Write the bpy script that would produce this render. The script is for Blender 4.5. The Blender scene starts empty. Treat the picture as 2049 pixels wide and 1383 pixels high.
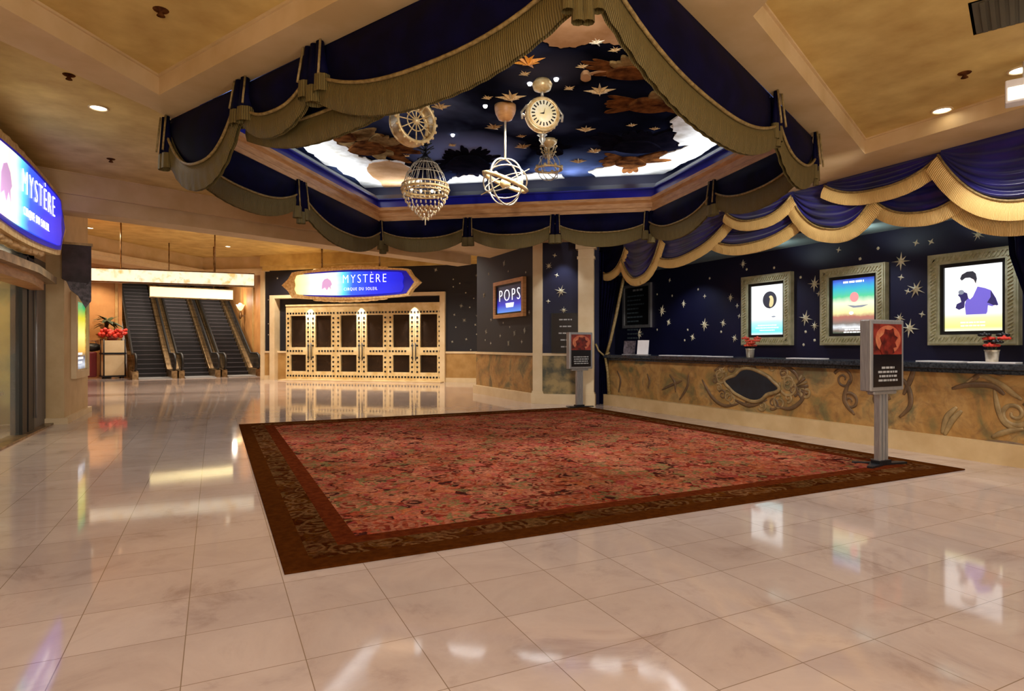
import bpy, bmesh, math, random
from mathutils import Vector, Matrix
random.seed(7)
SC = bpy.context.scene
COL = SC.collection
rad = math.radians

# ------------------------------------------------------------ camera
YAW = rad(25.9); CAM_H = 1.3; FPX = 1225.0; CX, CY = 1024.5, 691.5
cd = bpy.data.cameras.new('camera'); cd.sensor_width = 36; cd.lens = 36*FPX/2049
cd.clip_start = .05; cd.clip_end = 200
cam = bpy.data.objects.new('camera', cd); COL.objects.link(cam)
cam.location = (0, 0, CAM_H); cam.rotation_euler = (rad(90), 0, -YAW)
SC.camera = cam
# ------------------------------------------------------------ view, world
SC.view_settings.view_transform = 'Standard'; SC.view_settings.look = 'None'
SC.view_settings.exposure = 0.0; SC.view_settings.gamma = 1; SC.view_settings.use_curve_mapping = False
w = bpy.data.worlds.new('world'); SC.world = w; w.use_nodes = True
w.node_tree.nodes['Background'].inputs[0].default_value = (1, .86, .68, 1)
w.node_tree.nodes['Background'].inputs[1].default_value = 1.5
# ------------------------------------------------------------ lamps
WARM = (1, .87, .70); NEUT = (1, .95, .89); COOL = (.74, .84, 1)
def lamp(name, kind, loc, power, color=WARM, aim=None, size=.2, sizey=None, spot=100, blend=.6):
    l = bpy.data.lights.new(name, kind); l.energy = power; l.color = color
    if kind == 'AREA':
        l.size = size
        if sizey: l.shape = 'RECTANGLE'; l.size_y = sizey
        else: l.shape = 'DISK'
    else: l.shadow_soft_size = size
    if kind == 'SPOT': l.spot_size = rad(spot); l.spot_blend = blend
    o = bpy.data.objects.new(name, l); COL.objects.link(o); o.location = loc
    if aim is not None: o.rotation_euler = (Vector(aim)-Vector(loc)).to_track_quat('-Z', 'Y').to_euler()
    return o
# downlights of the near ceiling (some just outside the picture)
for x, y, z, p in ((6.85,3.82,3.55,60),(6.55,2.97,3.55,60),(-1.1,7.75,3.83,60),(-1.0,3.2,3.7,70),(.6,1.3,3.7,70),(4.6,2.0,3.7,50),(6.4,1.0,3.7,35),(-1.4,9.9,3.83,50)):
    lamp('downlight_lamp', 'SPOT', (x,y,z), p*1.6, NEUT, (x,y,0), .06, spot=130)
# downlights of the far hall
for x, y in ((.3,21.0),(-3.0,19.4),(3.6,18.6),(-3.2,24.5),(2.2,23.2),(5.2,17.2),(-5.0,30.0)):
    lamp('downlight_lamp', 'SPOT', (x,y,4.62), 520, WARM, (x,y,0), .08, spot=140)
# unseen fill lights added behind the camera to lift the ceiling
for x, y, z, p in ((-1.6,-2.2,1.5,260),(2.6,-2.6,1.5,220),(6.2,-1.6,1.5,15)):
    lamp('fill_light', 'POINT', (x,y,z), p, (1,.94,.86), None, .25)
# fill spot added behind the near drapes to brighten fixtures and far moulding
lamp('fixture_fill', 'SPOT', (2.35,3.45,3.72), 210, NEUT, (3.3,8.5,3.75), .05, spot=85)
# small uplights on the canopy over the counter
for y in (4.86,6.07,7.69): lamp('canopy_lamp', 'SPOT', (8.8,y,2.86), 7, (.85,1,.95), (9.0,y-.1,3.1), .02, spot=130)
# lamps over the counter
for y in (4.2,6.2,8.2,10.2):
    lamp('counter_lamp', 'SPOT', (8.75,y,3.02), 45, COOL, (8.9,y,0), .05, spot=120)
# unseen floating spots added to brighten the swags over the counter
for x, y, ty, p in ((6.6,3.3,9.5,380),(6.7,3.9,6.6,110),(6.5,2.2,4.2,60)):
    lamp('swag_fill', 'SPOT', (x,y,3.3), p, NEUT, (7.8,ty,2.75), .04, spot=36)
# wash over the rug and counter front from the opening
lamp('opening_lamp', 'SPOT', (3.4,6.6,4.2), 520, NEUT, (4.2,7.4,0), .25, spot=125)

# ------------------------------------------------------------ picture geometry -> places
FW = (math.sin(YAW), math.cos(YAW)); RT = (math.cos(YAW), -math.sin(YAW))
def ray(px, py):
    k = (px-CX)/FPX
    return Vector((FW[0]+RT[0]*k, FW[1]+RT[1]*k, (CY-py)/FPX))
ORG = Vector((0,0,CAM_H))
def on_z(px, py, z):
    d = ray(px,py); return ORG + d*((z-CAM_H)/d.z)
def on_x(px, py, x):
    d = ray(px,py); return ORG + d*(x/d.x)
def at_d(px, py, t): return ORG + ray(px,py)*t
class Wall:
    """vertical plane through P; local x runs along it to the right, y into it, z up"""
    def __init__(s, P, deg):
        s.P = Vector((P[0],P[1],0)); s.th = rad(deg)
        s.u = Vector((math.cos(s.th), math.sin(s.th), 0)); s.n = Vector((math.sin(s.th), -math.cos(s.th), 0))
        s.M = Matrix.Translation(s.P) @ Matrix.Rotation(s.th, 4, 'Z')
    def s_at(s, px):
        d = ray(px, 700); t = s.n.dot(s.P)/s.n.dot(d); p = d*t
        return (p - s.P).dot(s.u)
    def hit(s, px, py):
        d = ray(px, py); t = s.n.dot(s.P)/s.n.dot(d); p = ORG + d*t
        return ((p - s.P).x*s.u.x + (p - s.P).y*s.u.y, p.z)
    def pt(s, x, z, off=0):
        p = s.P + s.u*x + s.n*off; return Vector((p.x, p.y, z))

# ------------------------------------------------------------ materials
def C(h):
    h = h.lstrip('#'); v = [int(h[i:i+2],16)/255 for i in (0,2,4)]
    return tuple((c/12.92 if c <= .04045 else ((c+.055)/1.055)**2.4) for c in v) + (1,)
class NT:
    def __init__(s, name):
        s.m = bpy.data.materials.new(name); s.m.use_nodes = True; s.t = s.m.node_tree
        s.b = s.t.nodes['Principled BSDF']
    def n(s, typ, **kw):
        x = s.t.nodes.new(typ)
        for k, v in kw.items():
            if k.startswith('i_'):
                key = k[2:].replace('_',' ')
                x.inputs[int(key) if key.isdigit() else key].default_value = v
            else: setattr(x, k, v)
        return x
    def l(s, a, b): s.t.links.new(a, b)
    def ramp(s, fac, stops, interp='LINEAR'):
        r = s.n('ShaderNodeValToRGB'); r.color_ramp.interpolation = interp
        e = r.color_ramp.elements
        while len(e) < len(stops): e.new(.5)
        for el, (p, c) in zip(e, stops): el.position = p; el.color = c if len(c) == 4 else C(c)
        s.l(fac, r.inputs[0]); return r.outputs[0]
    def coord(s, kind='Object'): return s.n('ShaderNodeTexCoord').outputs[kind]
    def noise(s, vec, scale, detail=4, rough=.55, dist=0):
        n = s.n('ShaderNodeTexNoise', i_Scale=scale, i_Detail=detail, i_Roughness=rough, i_Distortion=dist); s.l(vec, n.inputs['Vector']); return n.outputs['Fac']
    def mix(s, fac, a, b):
        m = s.n('ShaderNodeMix', data_type='RGBA')
        for v, k in ((fac,0),(a,6),(b,7)):
            if hasattr(v, 'is_linked') or hasattr(v, 'links'): s.l(v, m.inputs[k])
            else: m.inputs[k].default_value = v
        return m.outputs[2]
    def bump(s, h, strength=.3, dist=.01):
        b = s.n('ShaderNodeBump', i_Strength=strength, i_Distance=dist); s.l(h, b.inputs['Height']); s.l(b.outputs[0], s.b.inputs['Normal'])
def mat(name, col, rough=.6, metal=0, col2=None, scale=4, lo=.35, hi=.65, bump=0, emit=0, spec=None, sheen=0, stretch=None):
    k = NT(name); k.b.inputs['Roughness'].default_value = rough; k.b.inputs['Metallic'].default_value = metal
    if spec is not None: k.b.inputs['Specular IOR Level'].default_value = spec
    if sheen: k.b.inputs['Sheen Weight'].default_value = sheen
    c1 = C(col); k.b.inputs['Base Color'].default_value = c1
    v = k.coord()
    if stretch:
        mp = k.n('ShaderNodeMapping'); mp.inputs['Scale'].default_value = stretch; k.l(v, mp.inputs[0]); v = mp.outputs[0]
    n = k.noise(v, scale)
    c2 = C(col2) if col2 else tuple(x*.86 for x in c1[:3])+(1,)
    r = k.ramp(n, [(lo,c1),(hi,c2)]); k.l(r, k.b.inputs['Base Color'])
    if bump: k.bump(n, bump)
    if emit:
        k.l(r, k.b.inputs['Emission Color']); k.b.inputs['Emission Strength'].default_value = emit
    return k.m
def glow(name, col, strength):
    k = NT(name); k.b.inputs['Base Color'].default_value = C(col); k.b.inputs['Emission Color'].default_value = C(col); k.b.inputs['Emission Strength'].default_value = strength
    return k.m
def glow_ramp(name, stops, strength, axis=0, noise=0, nscale=3, wobble=0):
    """lit picture: a colour ramp along one side of the panel"""
    k = NT(name); g = k.coord('Generated'); sp = k.n('ShaderNodeSeparateXYZ'); k.l(g, sp.inputs[0]); f = sp.outputs[axis]
    if wobble:
        n = k.noise(g, nscale, 5); a = k.n('ShaderNodeMath', operation='MULTIPLY_ADD'); k.l(n, a.inputs[0]); a.inputs[1].default_value = wobble; k.l(f, a.inputs[2])
        b = k.n('ShaderNodeMath', operation='SUBTRACT'); k.l(a.outputs[0], b.inputs[0]); b.inputs[1].default_value = wobble*.5; f = b.outputs[0]
    r = k.ramp(f, stops)
    k.l(r, k.b.inputs['Emission Color']); k.b.inputs['Base Color'].default_value = (.02,.02,.02,1); k.b.inputs['Emission Strength'].default_value = strength
    k.b.inputs['Roughness'].default_value = .3
    return k.m

M = {}
# marble floor tiles
k = NT('marble_tiles'); o = k.coord()
mp = k.n('ShaderNodeMapping'); mp.inputs['Location'].default_value = (-.34, -2.65, 0); k.l(o, mp.inputs[0])
br = k.n('ShaderNodeTexBrick', offset=0.0, squash=1.0, i_Scale=1.0); k.l(mp.outputs[0], br.inputs['Vector'])
br.inputs['Brick Width'].default_value = .457; br.inputs['Row Height'].default_value = .457
br.inputs['Mortar Size'].default_value = .0022; br.inputs['Mortar Smooth'].default_value = .2
br.inputs['Color1'].default_value = (0,0,0,1); br.inputs['Color2'].default_value = (1,1,1,1); br.inputs['Mortar'].default_value = (.5,.5,.5,1)
nz = k.noise(o, 1.6, 9, .66, .6); nz2 = k.noise(o, .6, 3)
base = k.ramp(nz, [(.26,C('#a89690')),(.42,C('#c9bbb4')),(.58,C('#d2c5be')),(.70,C('#c2b3ab')),(.80,C('#ae9d95'))])
tint = k.mix(br.outputs['Color'], C('#dccdc5'), C('#efe4df'))
mul = k.n('ShaderNodeMix', data_type='RGBA', blend_type='MULTIPLY'); mul.inputs[0].default_value = .6; k.l(base, mul.inputs[6]); k.l(tint, mul.inputs[7])
fin = k.mix(br.outputs['Fac'], mul.outputs[2], C('#8a7562'))
k.l(fin, k.b.inputs['Base Color'])
rr = k.ramp(nz2, [(.3,(.045,)*3+(1,)),(.7,(.075,)*3+(1,))]); k.l(rr, k.b.inputs['Roughness'])
k.b.inputs['Specular IOR Level'].default_value = .5
k.bump(br.outputs['Fac'], -.15, .002)
M['floor'] = k.m
M['plaster'] = mat('ochre_plaster', '#d6ba72', .7, col2='#b4924e', scale=2.6, lo=.3, hi=.72, bump=.12)
M['soffit'] = mat('tan_soffit', '#d2b68a', .6, col2='#c4a676', scale=2.0)
M['cream'] = mat('cream_paint', '#dcc7a2', .5, col2='#d2ba92', scale=3)
M['wood'] = mat('honey_wood_moulding', '#cf9c66', .45, col2='#b5804a', scale=5, stretch=(1,1,6))
M['navy'] = mat('navy_wall_paint', '#0c0c33', .55, col2='#08082a', scale=1.2)
M['navy_dim'] = mat('dark_wall_paint', '#0b0b1a', .6, col2='#090812', scale=1.2)
M['black'] = mat('matt_black', '#0b0a0b', .5)
M['orangewall'] = mat('warm_wall_panel', '#b98349', .6, col2='#a56f3a', scale=1.6)
M['tan'] = mat('tan_dado', '#b08a52', .55, col2='#9d773f', scale=3)
M['cloth'] = mat('navy_velvet', '#08072c', .7, col2='#05041c', scale=5, spec=.08)
M['satin'] = mat('royal_blue_satin', '#151068', .3, col2='#0d0a46', scale=3, sheen=.2)
def fringe_mat(name, a, b, rough=.6):
    k = NT(name); uv = k.coord('UV')
    wv = k.n('ShaderNodeTexWave', i_Scale=9.0, i_Distortion=1.5); wv.bands_direction = 'X'; wv.inputs['Detail'].default_value = 2; k.l(uv, wv.inputs['Vector'])
    n = k.noise(uv, 14, 3)
    r = k.ramp(wv.outputs['Fac'], [(.1,C(b)),(.7,C(a))])
    k.l(r, k.b.inputs['Base Color']); k.b.inputs['Roughness'].default_value = rough; k.bump(wv.outputs['Fac'], .5, .01)
    return k.m
M['fringe'] = fringe_mat('olive_gold_fringe', '#6f5f2e', '#50411c')
M['goldfringe'] = fringe_mat('bright_gold_fringe', '#ecca86', '#c9a058', .5)
M['cord'] = mat('gold_cord', '#9c8453', .5, col2='#6f5a30', scale=30)
M['bluecove'] = mat('blue_cove_paint', '#22229a', .35, col2='#1a1a80', scale=2)
M['gold'] = mat('antique_gold_metal', '#f2dcaa', .35, .25, col2='#cfa764', scale=12)
M['silver'] = mat('pale_silver_metal', '#d9d2c2', .3, .5, col2='#a49a86', scale=12)
M['steel'] = mat('brushed_steel', '#a9a7a6', .4, .5, col2='#8b898a', scale=20, stretch=(8,8,.3))
M['darkmetal'] = mat('dark_metal', '#23252b', .4, .5)
M['bronze'] = mat('bronze_metal', '#a98a63', .3, .7, col2='#6d5433', scale=6)
M['starwhite'] = mat('pale_star', '#f2ead0', .5, col2='#d8cba6', scale=6)
M['stardim'] = mat('silver_star', '#b9b4a4', .5, col2='#918c7e', scale=6)
M['starorange'] = mat('copper_star', '#dcbc84', .5, col2='#a8804e', scale=8)
M['stargold'] = mat('bright_orange_star', '#f0a33c', .5, col2='#c97d22', scale=8)
M['cloudwhite'] = mat('painted_white_cloud', '#efe9dc', 1, spec=0, col2='#b9ab94', scale=3.2, lo=.42, hi=.72)
M['cloudtan'] = mat('painted_tan_cloud', '#c79c72', 1, spec=0, col2='#a97d52', scale=2.5)
M['figbrown'] = mat('painted_russet_figure', '#7a4a24', 1, spec=0, col2='#3a1f12', scale=7)
M['figtan'] = mat('painted_tan_wing', '#a08050', 1, spec=0, col2='#5c4426', scale=6)
M['figdark'] = mat('painted_dark_cloud', '#0b0a12', 1, spec=0, col2='#15121a', scale=6)
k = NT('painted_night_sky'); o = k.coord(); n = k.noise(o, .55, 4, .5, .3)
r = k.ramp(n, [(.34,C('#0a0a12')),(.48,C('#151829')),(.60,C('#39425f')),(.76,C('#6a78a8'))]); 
for px_, py_, rad_, col_ in ((925,305,1.5,'#8b9cd4'),(1130,322,.9,'#5a6c94'),(1085,140,.8,'#3a3a48')):  # soft patches of lit haze painted into the sky colour
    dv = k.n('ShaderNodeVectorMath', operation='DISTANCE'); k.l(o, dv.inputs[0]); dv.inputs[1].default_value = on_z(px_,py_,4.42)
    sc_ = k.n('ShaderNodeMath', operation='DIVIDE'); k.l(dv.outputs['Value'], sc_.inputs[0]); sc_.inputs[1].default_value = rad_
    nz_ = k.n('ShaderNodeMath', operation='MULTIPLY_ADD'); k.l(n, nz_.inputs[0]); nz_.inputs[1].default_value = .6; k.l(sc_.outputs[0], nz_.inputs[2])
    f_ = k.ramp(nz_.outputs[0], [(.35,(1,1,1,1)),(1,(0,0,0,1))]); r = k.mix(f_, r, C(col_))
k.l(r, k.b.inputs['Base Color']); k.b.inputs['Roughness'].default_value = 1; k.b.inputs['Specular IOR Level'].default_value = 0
M['sky'] = k.m
# rug
def rug_mat(name, cols, scale, ring):
    k = NT(name); o = k.coord()
    nn = k.n('ShaderNodeTexNoise', i_Scale=3.0, i_Detail=2.0); k.l(o, nn.inputs['Vector'])
    ad = k.n('ShaderNodeVectorMath', operation='MULTIPLY_ADD'); k.l(nn.outputs['Color'], ad.inputs[0]); ad.inputs[1].default_value = (.25,.25,0); k.l(o, ad.inputs[2])
    v = k.n('ShaderNodeTexVoronoi', i_Scale=scale); v.voronoi_dimensions = '2D'; k.l(ad.outputs[0], v.inputs['Vector'])
    sp = k.n('ShaderNodeSeparateColor'); k.l(v.outputs['Color'], sp.inputs[0])
    a = k.ramp(sp.outputs[0], [(i/len(cols), c) for i, c in enumerate(cols)], 'CONSTANT')
    v2 = k.n('ShaderNodeTexVoronoi', i_Scale=scale*2.7); v2.voronoi_dimensions = '2D'; k.l(ad.outputs[0], v2.inputs['Vector'])
    sp2 = k.n('ShaderNodeSeparateColor'); k.l(v2.outputs['Color'], sp2.inputs[0])
    b = k.ramp(sp2.outputs[1], [(i/len(cols), c) for i, c in enumerate(cols[::-1])], 'CONSTANT')
    ringf = k.ramp(v.outputs['Distance'], [(0,(1,1,1,1)),(.12,(1,1,1,1)),(.16,(0,0,0,1)),(.30,(0,0,0,1)),(.34,(1,1,1,1)),(.42,(1,1,1,1)),(.46,(0,0,0,1))])
    n3 = k.noise(o, 14, 4); f3 = k.ramp(n3, [(.45,(0,0,0,1)),(.55,(1,1,1,1))])
    c = k.mix(f3, a, b); c = k.mix(ringf, c, C(ring))
    n4 = k.noise(o, 40, 2); dk = k.ramp(n4, [(.4,(.55,.5,.5,1)),(.62,(1,1,1,1))])
    mu = k.n('ShaderNodeMix', data_type='RGBA', blend_type='MULTIPLY'); mu.inputs[0].default_value = .8; k.l(c, mu.inputs[6]); k.l(dk, mu.inputs[7])
    n5 = k.noise(o, .55, 2); md = k.ramp(n5, [(.36,(.68,.62,.54,1)),(.62,(1.15,1.1,1.08,1))])
    mv = k.n('ShaderNodeMix', data_type='RGBA', blend_type='MULTIPLY'); mv.inputs[0].default_value = 1; k.l(mu.outputs[2], mv.inputs[6]); k.l(md, mv.inputs[7])
    k.l(mv.outputs[2], k.b.inputs['Base Color']); k.b.inputs['Roughness'].default_value = .95; k.b.inputs['Specular IOR Level'].default_value = 0
    k.bump(n4, .4, .004)
    return k.m
M['rugfield'] = rug_mat('rug_floral_field', ['#a64f38','#b86a4c','#7c3226','#86744c','#b05a4a','#5e2c20','#be7c5e','#9a4640','#7c6a46','#b06641','#964c34','#452420'], 5.2, '#a2664e')
M['rugborder'] = rug_mat('rug_border_motif', ['#4a260e','#55300f','#44200a','#64482a','#4c2a14','#5c3a22'], 5.0, '#6e4e30')
M['rugedge'] = mat('rug_brown_band', '#4c270c', 1, col2='#3e1e08', scale=20, spec=0)
M['rugred'] = mat('rug_red_brown_band', '#5c2812', 1, col2='#481c0c', scale=20, spec=0)
# mural
k = NT('painted_mural'); o = k.coord(); n = k.noise(o, 1.6, 6, .6, .8); n2 = k.noise(o, 5, 5, .6, 1.5)
a = k.ramp(n, [(.26,C('#4f5238')),(.38,C('#7a6a40')),(.48,C('#a37a42')),(.56,C('#b08a52')),(.66,C('#736a48')),(.78,C('#54402c'))])
b = k.ramp(n2, [(.45,(0,0,0,1)),(.75,(.7,.7,.7,1))]); k.l(k.mix(b, a, C('#6d4a30')), k.b.inputs['Base Color']); k.b.inputs['Roughness'].default_value = .5
M['mural'] = k.m
M['scrolllight'] = mat('mural_light_scroll', '#a38a5e', .5, col2='#7e6844', scale=9)
M['scrolldark'] = mat('mural_dark_scroll', '#74583a', .5, col2='#5a4632', scale=9)
M['granite'] = mat('dark_granite', '#1b1e26', .12, col2='#3a4049', scale=40)
M['cart'] = mat('cartouche_blue_black', '#1a2430', .5, col2='#0f141d', scale=5)
# lit pictures
SIGN = [(0,'#ffe98a'),(.10,'#fff6b0'),(.2,'#fffbe6'),(.27,'#f2c9e6'),(.33,'#fff2c8'),(.40,'#c8fff0'),(.46,'#58c8ff'),(.54,'#2a58e8'),(.72,'#1a2ae0'),(1,'#0e14b0')]
M['sign'] = glow_ramp('sign_lit_face', SIGN, 1.6, 0, wobble=.06)
M['signedge'] = glow('sign_blue_edge', '#1010a0', .5)
M['signfig'] = glow('sign_violet_figure', '#caa0d0', .95)
M['letter'] = glow('sign_white_letters', '#ffffff', 1.7)
M['lightbar'] = None
k = NT('lit_alabaster'); o = k.coord(); n = k.noise(o, 3.5, 6, .7); r = k.ramp(n, [(.34,C('#f0b860')),(.45,C('#fff2cc')),(.55,C('#fff6dc')),(.66,C('#eebc78'))]); k.l(r, k.b.inputs['Emission Color']); k.b.inputs['Emission Strength'].default_value = 1.0; M['lightbar'] = k.m
M['lightbar2'] = glow('lit_cream_panel', '#fff4b8', 1.15)
M['p_white'] = glow_ramp('poster_white', [(0,'#e8f8ff'),(.06,'#70e8f8'),(.24,'#b8f0f4'),(.34,'#fbfffd'),(1,'#fbfffd')], 1.25, 2)
M['p_rain'] = glow_ramp('poster_rainbow', [(0,'#4a5a48'),(.05,'#8a7a70'),(.12,'#e8ecf0'),(.18,'#8a8078'),(.30,'#c07868'),(.37,'#f8f0a8'),(.56,'#fffde0'),(.68,'#60d8a0'),(.82,'#3ec0d8'),(.94,'#4a80e8'),(1,'#3a4ab8')], 1.1, 2, wobble=.1, nscale=5)
M['p_yellow'] = glow_ramp('poster_white_yellow', [(0,'#ffffe0'),(.06,'#f4f088'),(.2,'#f8f4b0'),(.3,'#ffffff'),(1,'#ffffff')], 1.3, 2)
M['p_side'] = glow_ramp('poster_tropical', [(0,'#1c2420'),(.08,'#c8d0e0'),(.2,'#404860'),(.28,'#f0b850'),(.5,'#f8f890'),(.75,'#d8d020'),(.9,'#20b060'),(1,'#108070')], 1.1, 2, wobble=.08)
M['p_red'] = mat('poster_dark_red', '#8a3024', .35, col2='#3a120e', scale=6, emit=.08)
M['p_blk'] = mat('poster_black', '#120c10', .3)
M['ink_dark'] = glow('ink_charcoal', '#3a3a44', .55)
M['ink_grey'] = glow('ink_grey', '#8a90a0', .7)
M['ink_gold'] = glow('ink_straw', '#d8c890', .8)
M['ink_skin'] = glow('ink_pale_skin', '#f4e8e4', 1.0)
M['ink_purple'] = glow('ink_purple', '#7264c8', .85)
M['ink_purpledk'] = glow('ink_dark_purple', '#3a3268', .6)
M['ink_white'] = glow('ink_white', '#ffffff', 1.0)
M['ink_pink'] = glow('ink_pink', '#f09090', .9)
M['txt_grey'] = mat('printed_pale_text', '#a8a8a8', .5)
M['txt_dim'] = mat('printed_dim_text', '#5c6a72', .5)
M['tv'] = glow_ramp('tv_picture', [(0,'#60a0ff'),(.3,'#3030d0'),(.6,'#101040'),(1,'#080818')], .9, 2)
M['tvw'] = glow('tv_white', '#f8f8ff', 1.4)
M['red'] = mat('suitcase_red', '#6e1420', .5)
M['flower'] = mat('red_flowers', '#e0402c', .6, col2='#a81c14', scale=9)
M['coral'] = mat('coral_petals', '#e0563a', .5, col2='#b83a22', scale=9)
M['leaf'] = mat('plant_leaf', '#3c4a2c', .55, col2='#232e1a', scale=8)
M['white'] = mat('white_card', '#e8e6ea', .5)
M['cardgrey'] = mat('grey_leaflet', '#6a6068', .5, col2='#2c2228', scale=20)
k = NT('clear_glass'); k.b.inputs['Base Color'].default_value = (.75,.8,.75,1); k.b.inputs['Roughness'].default_value = .02; k.b.inputs['Alpha'].default_value = .18; k.b.inputs['Specular IOR Level'].default_value = .8; M['glass'] = k.m
M['darkglass'] = mat('dark_door_glass', '#1a1512', .12, col2='#2c2119', scale=2)
M['doorgold'] = mat('cream_gold_door', '#dcc596', .45, col2='#c6a870', scale=4)
M['grey'] = mat('grey_panel', '#6a6460', .5)
M['shop'] = mat('shop_wall', '#a39350', .6, col2='#7d6d38', scale=2)
M['vent'] = mat('vent_grey', '#4d4634', .6)
M['bulb'] = glow('lamp_bulb', '#fff4d8', 8)
M['bulbdim'] = glow('lamp_bulb_small', '#fff0d0', 3)
M['starlamp'] = glow('star_lamp', '#ffffff', 4)
M['sconce'] = glow('sconce_shade', '#ffdca0', 1.6)
M['banner'] = mat('banner_purple', '#4a3a44', .6, col2='#2c2024', scale=5)
M['step'] = mat('escalator_step', '#1a1518', .5, .2)
M['stepedge'] = mat('step_nosing', '#4e484e', .5, .2)
M['clad'] = mat('escalator_cladding', '#2a3a44', .3, .2, col2='#202630', scale=1)
M['rubber'] = mat('black_rubber', '#0e0c0c', .5)
M['redstrip'] = mat('dark_red_riser', '#3c1218', .5)
M['stonepale'] = mat('pale_stone', '#cdb285', .5, col2='#bfa274', scale=3)

# ------------------------------------------------------------ mesh builder
class MB:
    def __init__(s): s.v = []; s.f = []; s.uv = {}; s.smooth = set(); s.mi = {}
    def add(s, vs, fs, M_=None, smooth=False, mi=0, uvs=None):
        b = len(s.v)
        for p in vs:
            p = Vector(p); s.v.append(M_ @ p if M_ is not None else p)
        for f in fs:
            i = len(s.f); s.f.append(tuple(b+j for j in f))
            if smooth: s.smooth.add(i)
            if mi: s.mi[i] = mi
            if uvs: s.uv[i] = [uvs[j] for j in f]
        return s
    def box(s, c, d, M_=None, mi=0):
        x,y,z = c; a,b,h = d[0]/2,d[1]/2,d[2]/2
        vs = [(x+i*a,y+j*b,z+l*h) for i in(-1,1) for j in(-1,1) for l in(-1,1)]
        return s.add(vs, [(0,1,3,2),(4,6,7,5),(0,4,5,1),(2,3,7,6),(0,2,6,4),(1,5,7,3)], M_, mi=mi)
    def bb(s, lo, hi, M_=None, mi=0):
        return s.box([(a+b)/2 for a,b in zip(lo,hi)], [b-a for a,b in zip(lo,hi)], M_, mi)
    def tube(s, pts, r, n=8, M_=None, closed=False, cap=True):
        pts = [Vector(p) for p in pts]; m = len(pts); vs = []; fs = []
        rs = r if isinstance(r, (list,tuple)) else [r]*m
        up = None
        for i, p in enumerate(pts):
            a = pts[(i-1)%m] if (closed or i > 0) else p; b = pts[(i+1)%m] if (closed or i < m-1) else p
            t = (b-a).normalized() if (b-a).length > 1e-9 else Vector((0,0,1))
            if up is None:
                up = Vector((0,0,1)) if abs(t.z) < .9 else Vector((1,0,0))
            sd = t.cross(up); 
            if sd.length < 1e-6: sd = t.cross(Vector((0,1,0)))
            sd.normalize(); up = sd.cross(t).normalized()
            for j in range(n):
                q = 2*math.pi*j/n; vs.append(p + (sd*math.cos(q)+up*math.sin(q))*rs[i])
        for i in range(m if closed else m-1):
            for j in range(n):
                fs.append((i*n+j, i*n+(j+1)%n, ((i+1)%m)*n+(j+1)%n, ((i+1)%m)*n+j))
        s.add(vs, fs, M_, smooth=True)
        if cap and not closed:
            b = len(s.v)-len(vs); s.f.append(tuple(b+j for j in range(n))[::-1]); s.f.append(tuple(b+(m-1)*n+j for j in range(n)))
        return s
    def lathe(s, prof, n=20, M_=None):
        vs = []; fs = []; m = len(prof)
        for r, z in prof:
            for j in range(n):
                q = 2*math.pi*j/n; vs.append((r*math.cos(q), r*math.sin(q), z))
        for i in range(m-1):
            for j in range(n): fs.append((i*n+j, i*n+(j+1)%n, (i+1)*n+(j+1)%n, (i+1)*n+j))
        s.add(vs, fs, M_, smooth=True)
        b = len(s.v)-len(vs); s.f.append(tuple(b+j for j in range(n))[::-1]); s.f.append(tuple(b+(m-1)*n+j for j in range(n)))
        return s
    def prism(s, poly, z0, z1, M_=None, mi=0):
        n = len(poly); vs = [(x,y,z0) for x,y in poly]+[(x,y,z1) for x,y in poly]
        fs = [tuple(range(n))[::-1], tuple(range(n,2*n))]+[(i,(i+1)%n,n+(i+1)%n,n+i) for i in range(n)]
        return s.add(vs, fs, M_, mi=mi)
    def plate(s, poly, y0, y1, M_=None, mi=0):
        """outline in local x,z given a thickness from y0 (front) to y1"""
        n = len(poly); vs = [(x,y0,z) for x,z in poly]+[(x,y1,z) for x,z in poly]
        fs = [tuple(range(n)), tuple(range(n,2*n))[::-1]]+[(i,n+i,n+(i+1)%n,(i+1)%n) for i in range(n)]
        return s.add(vs, fs, M_, mi=mi)
    def frame(s, x0, x1, z0, z1, wd, y0, y1, M_=None):
        """a rectangular ring with mitred corners"""
        o = [(x0,z0),(x1,z0),(x1,z1),(x0,z1)]; i = [(x0+wd,z0+wd),(x1-wd,z0+wd),(x1-wd,z1-wd),(x0+wd,z1-wd)]
        vs = [(x,y0,z) for x,z in o+i]+[(x,y1,z) for x,z in o+i]; fs = []
        for a in range(4):
            b = (a+1)%4; fs += [(a,b,4+b,4+a),(8+a,12+a,12+b,8+b),(a,8+a,8+b,b),(4+a,4+b,12+b,12+a)]
        return s.add(vs, fs, M_)
    def grid(s, fn, nu, nv, M_=None, uvf=None, thick=0, tdir=None):
        vs = [fn(i/nu, j/nv) for j in range(nv+1) for i in range(nu+1)]
        fs = [(j*(nu+1)+i, j*(nu+1)+i+1, (j+1)*(nu+1)+i+1, (j+1)*(nu+1)+i) for j in range(nv) for i in range(nu)]
        uvs = [uvf(i/nu, j/nv) for j in range(nv+1) for i in range(nu+1)] if uvf else None
        s.add(vs, fs, M_, smooth=True, uvs=uvs)
        if thick:
            vs2 = [Vector(p)+Vector(tdir)*thick for p in vs]
            s.add(vs2, [f[::-1] for f in fs], M_, smooth=True, uvs=uvs)
        return s
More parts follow.
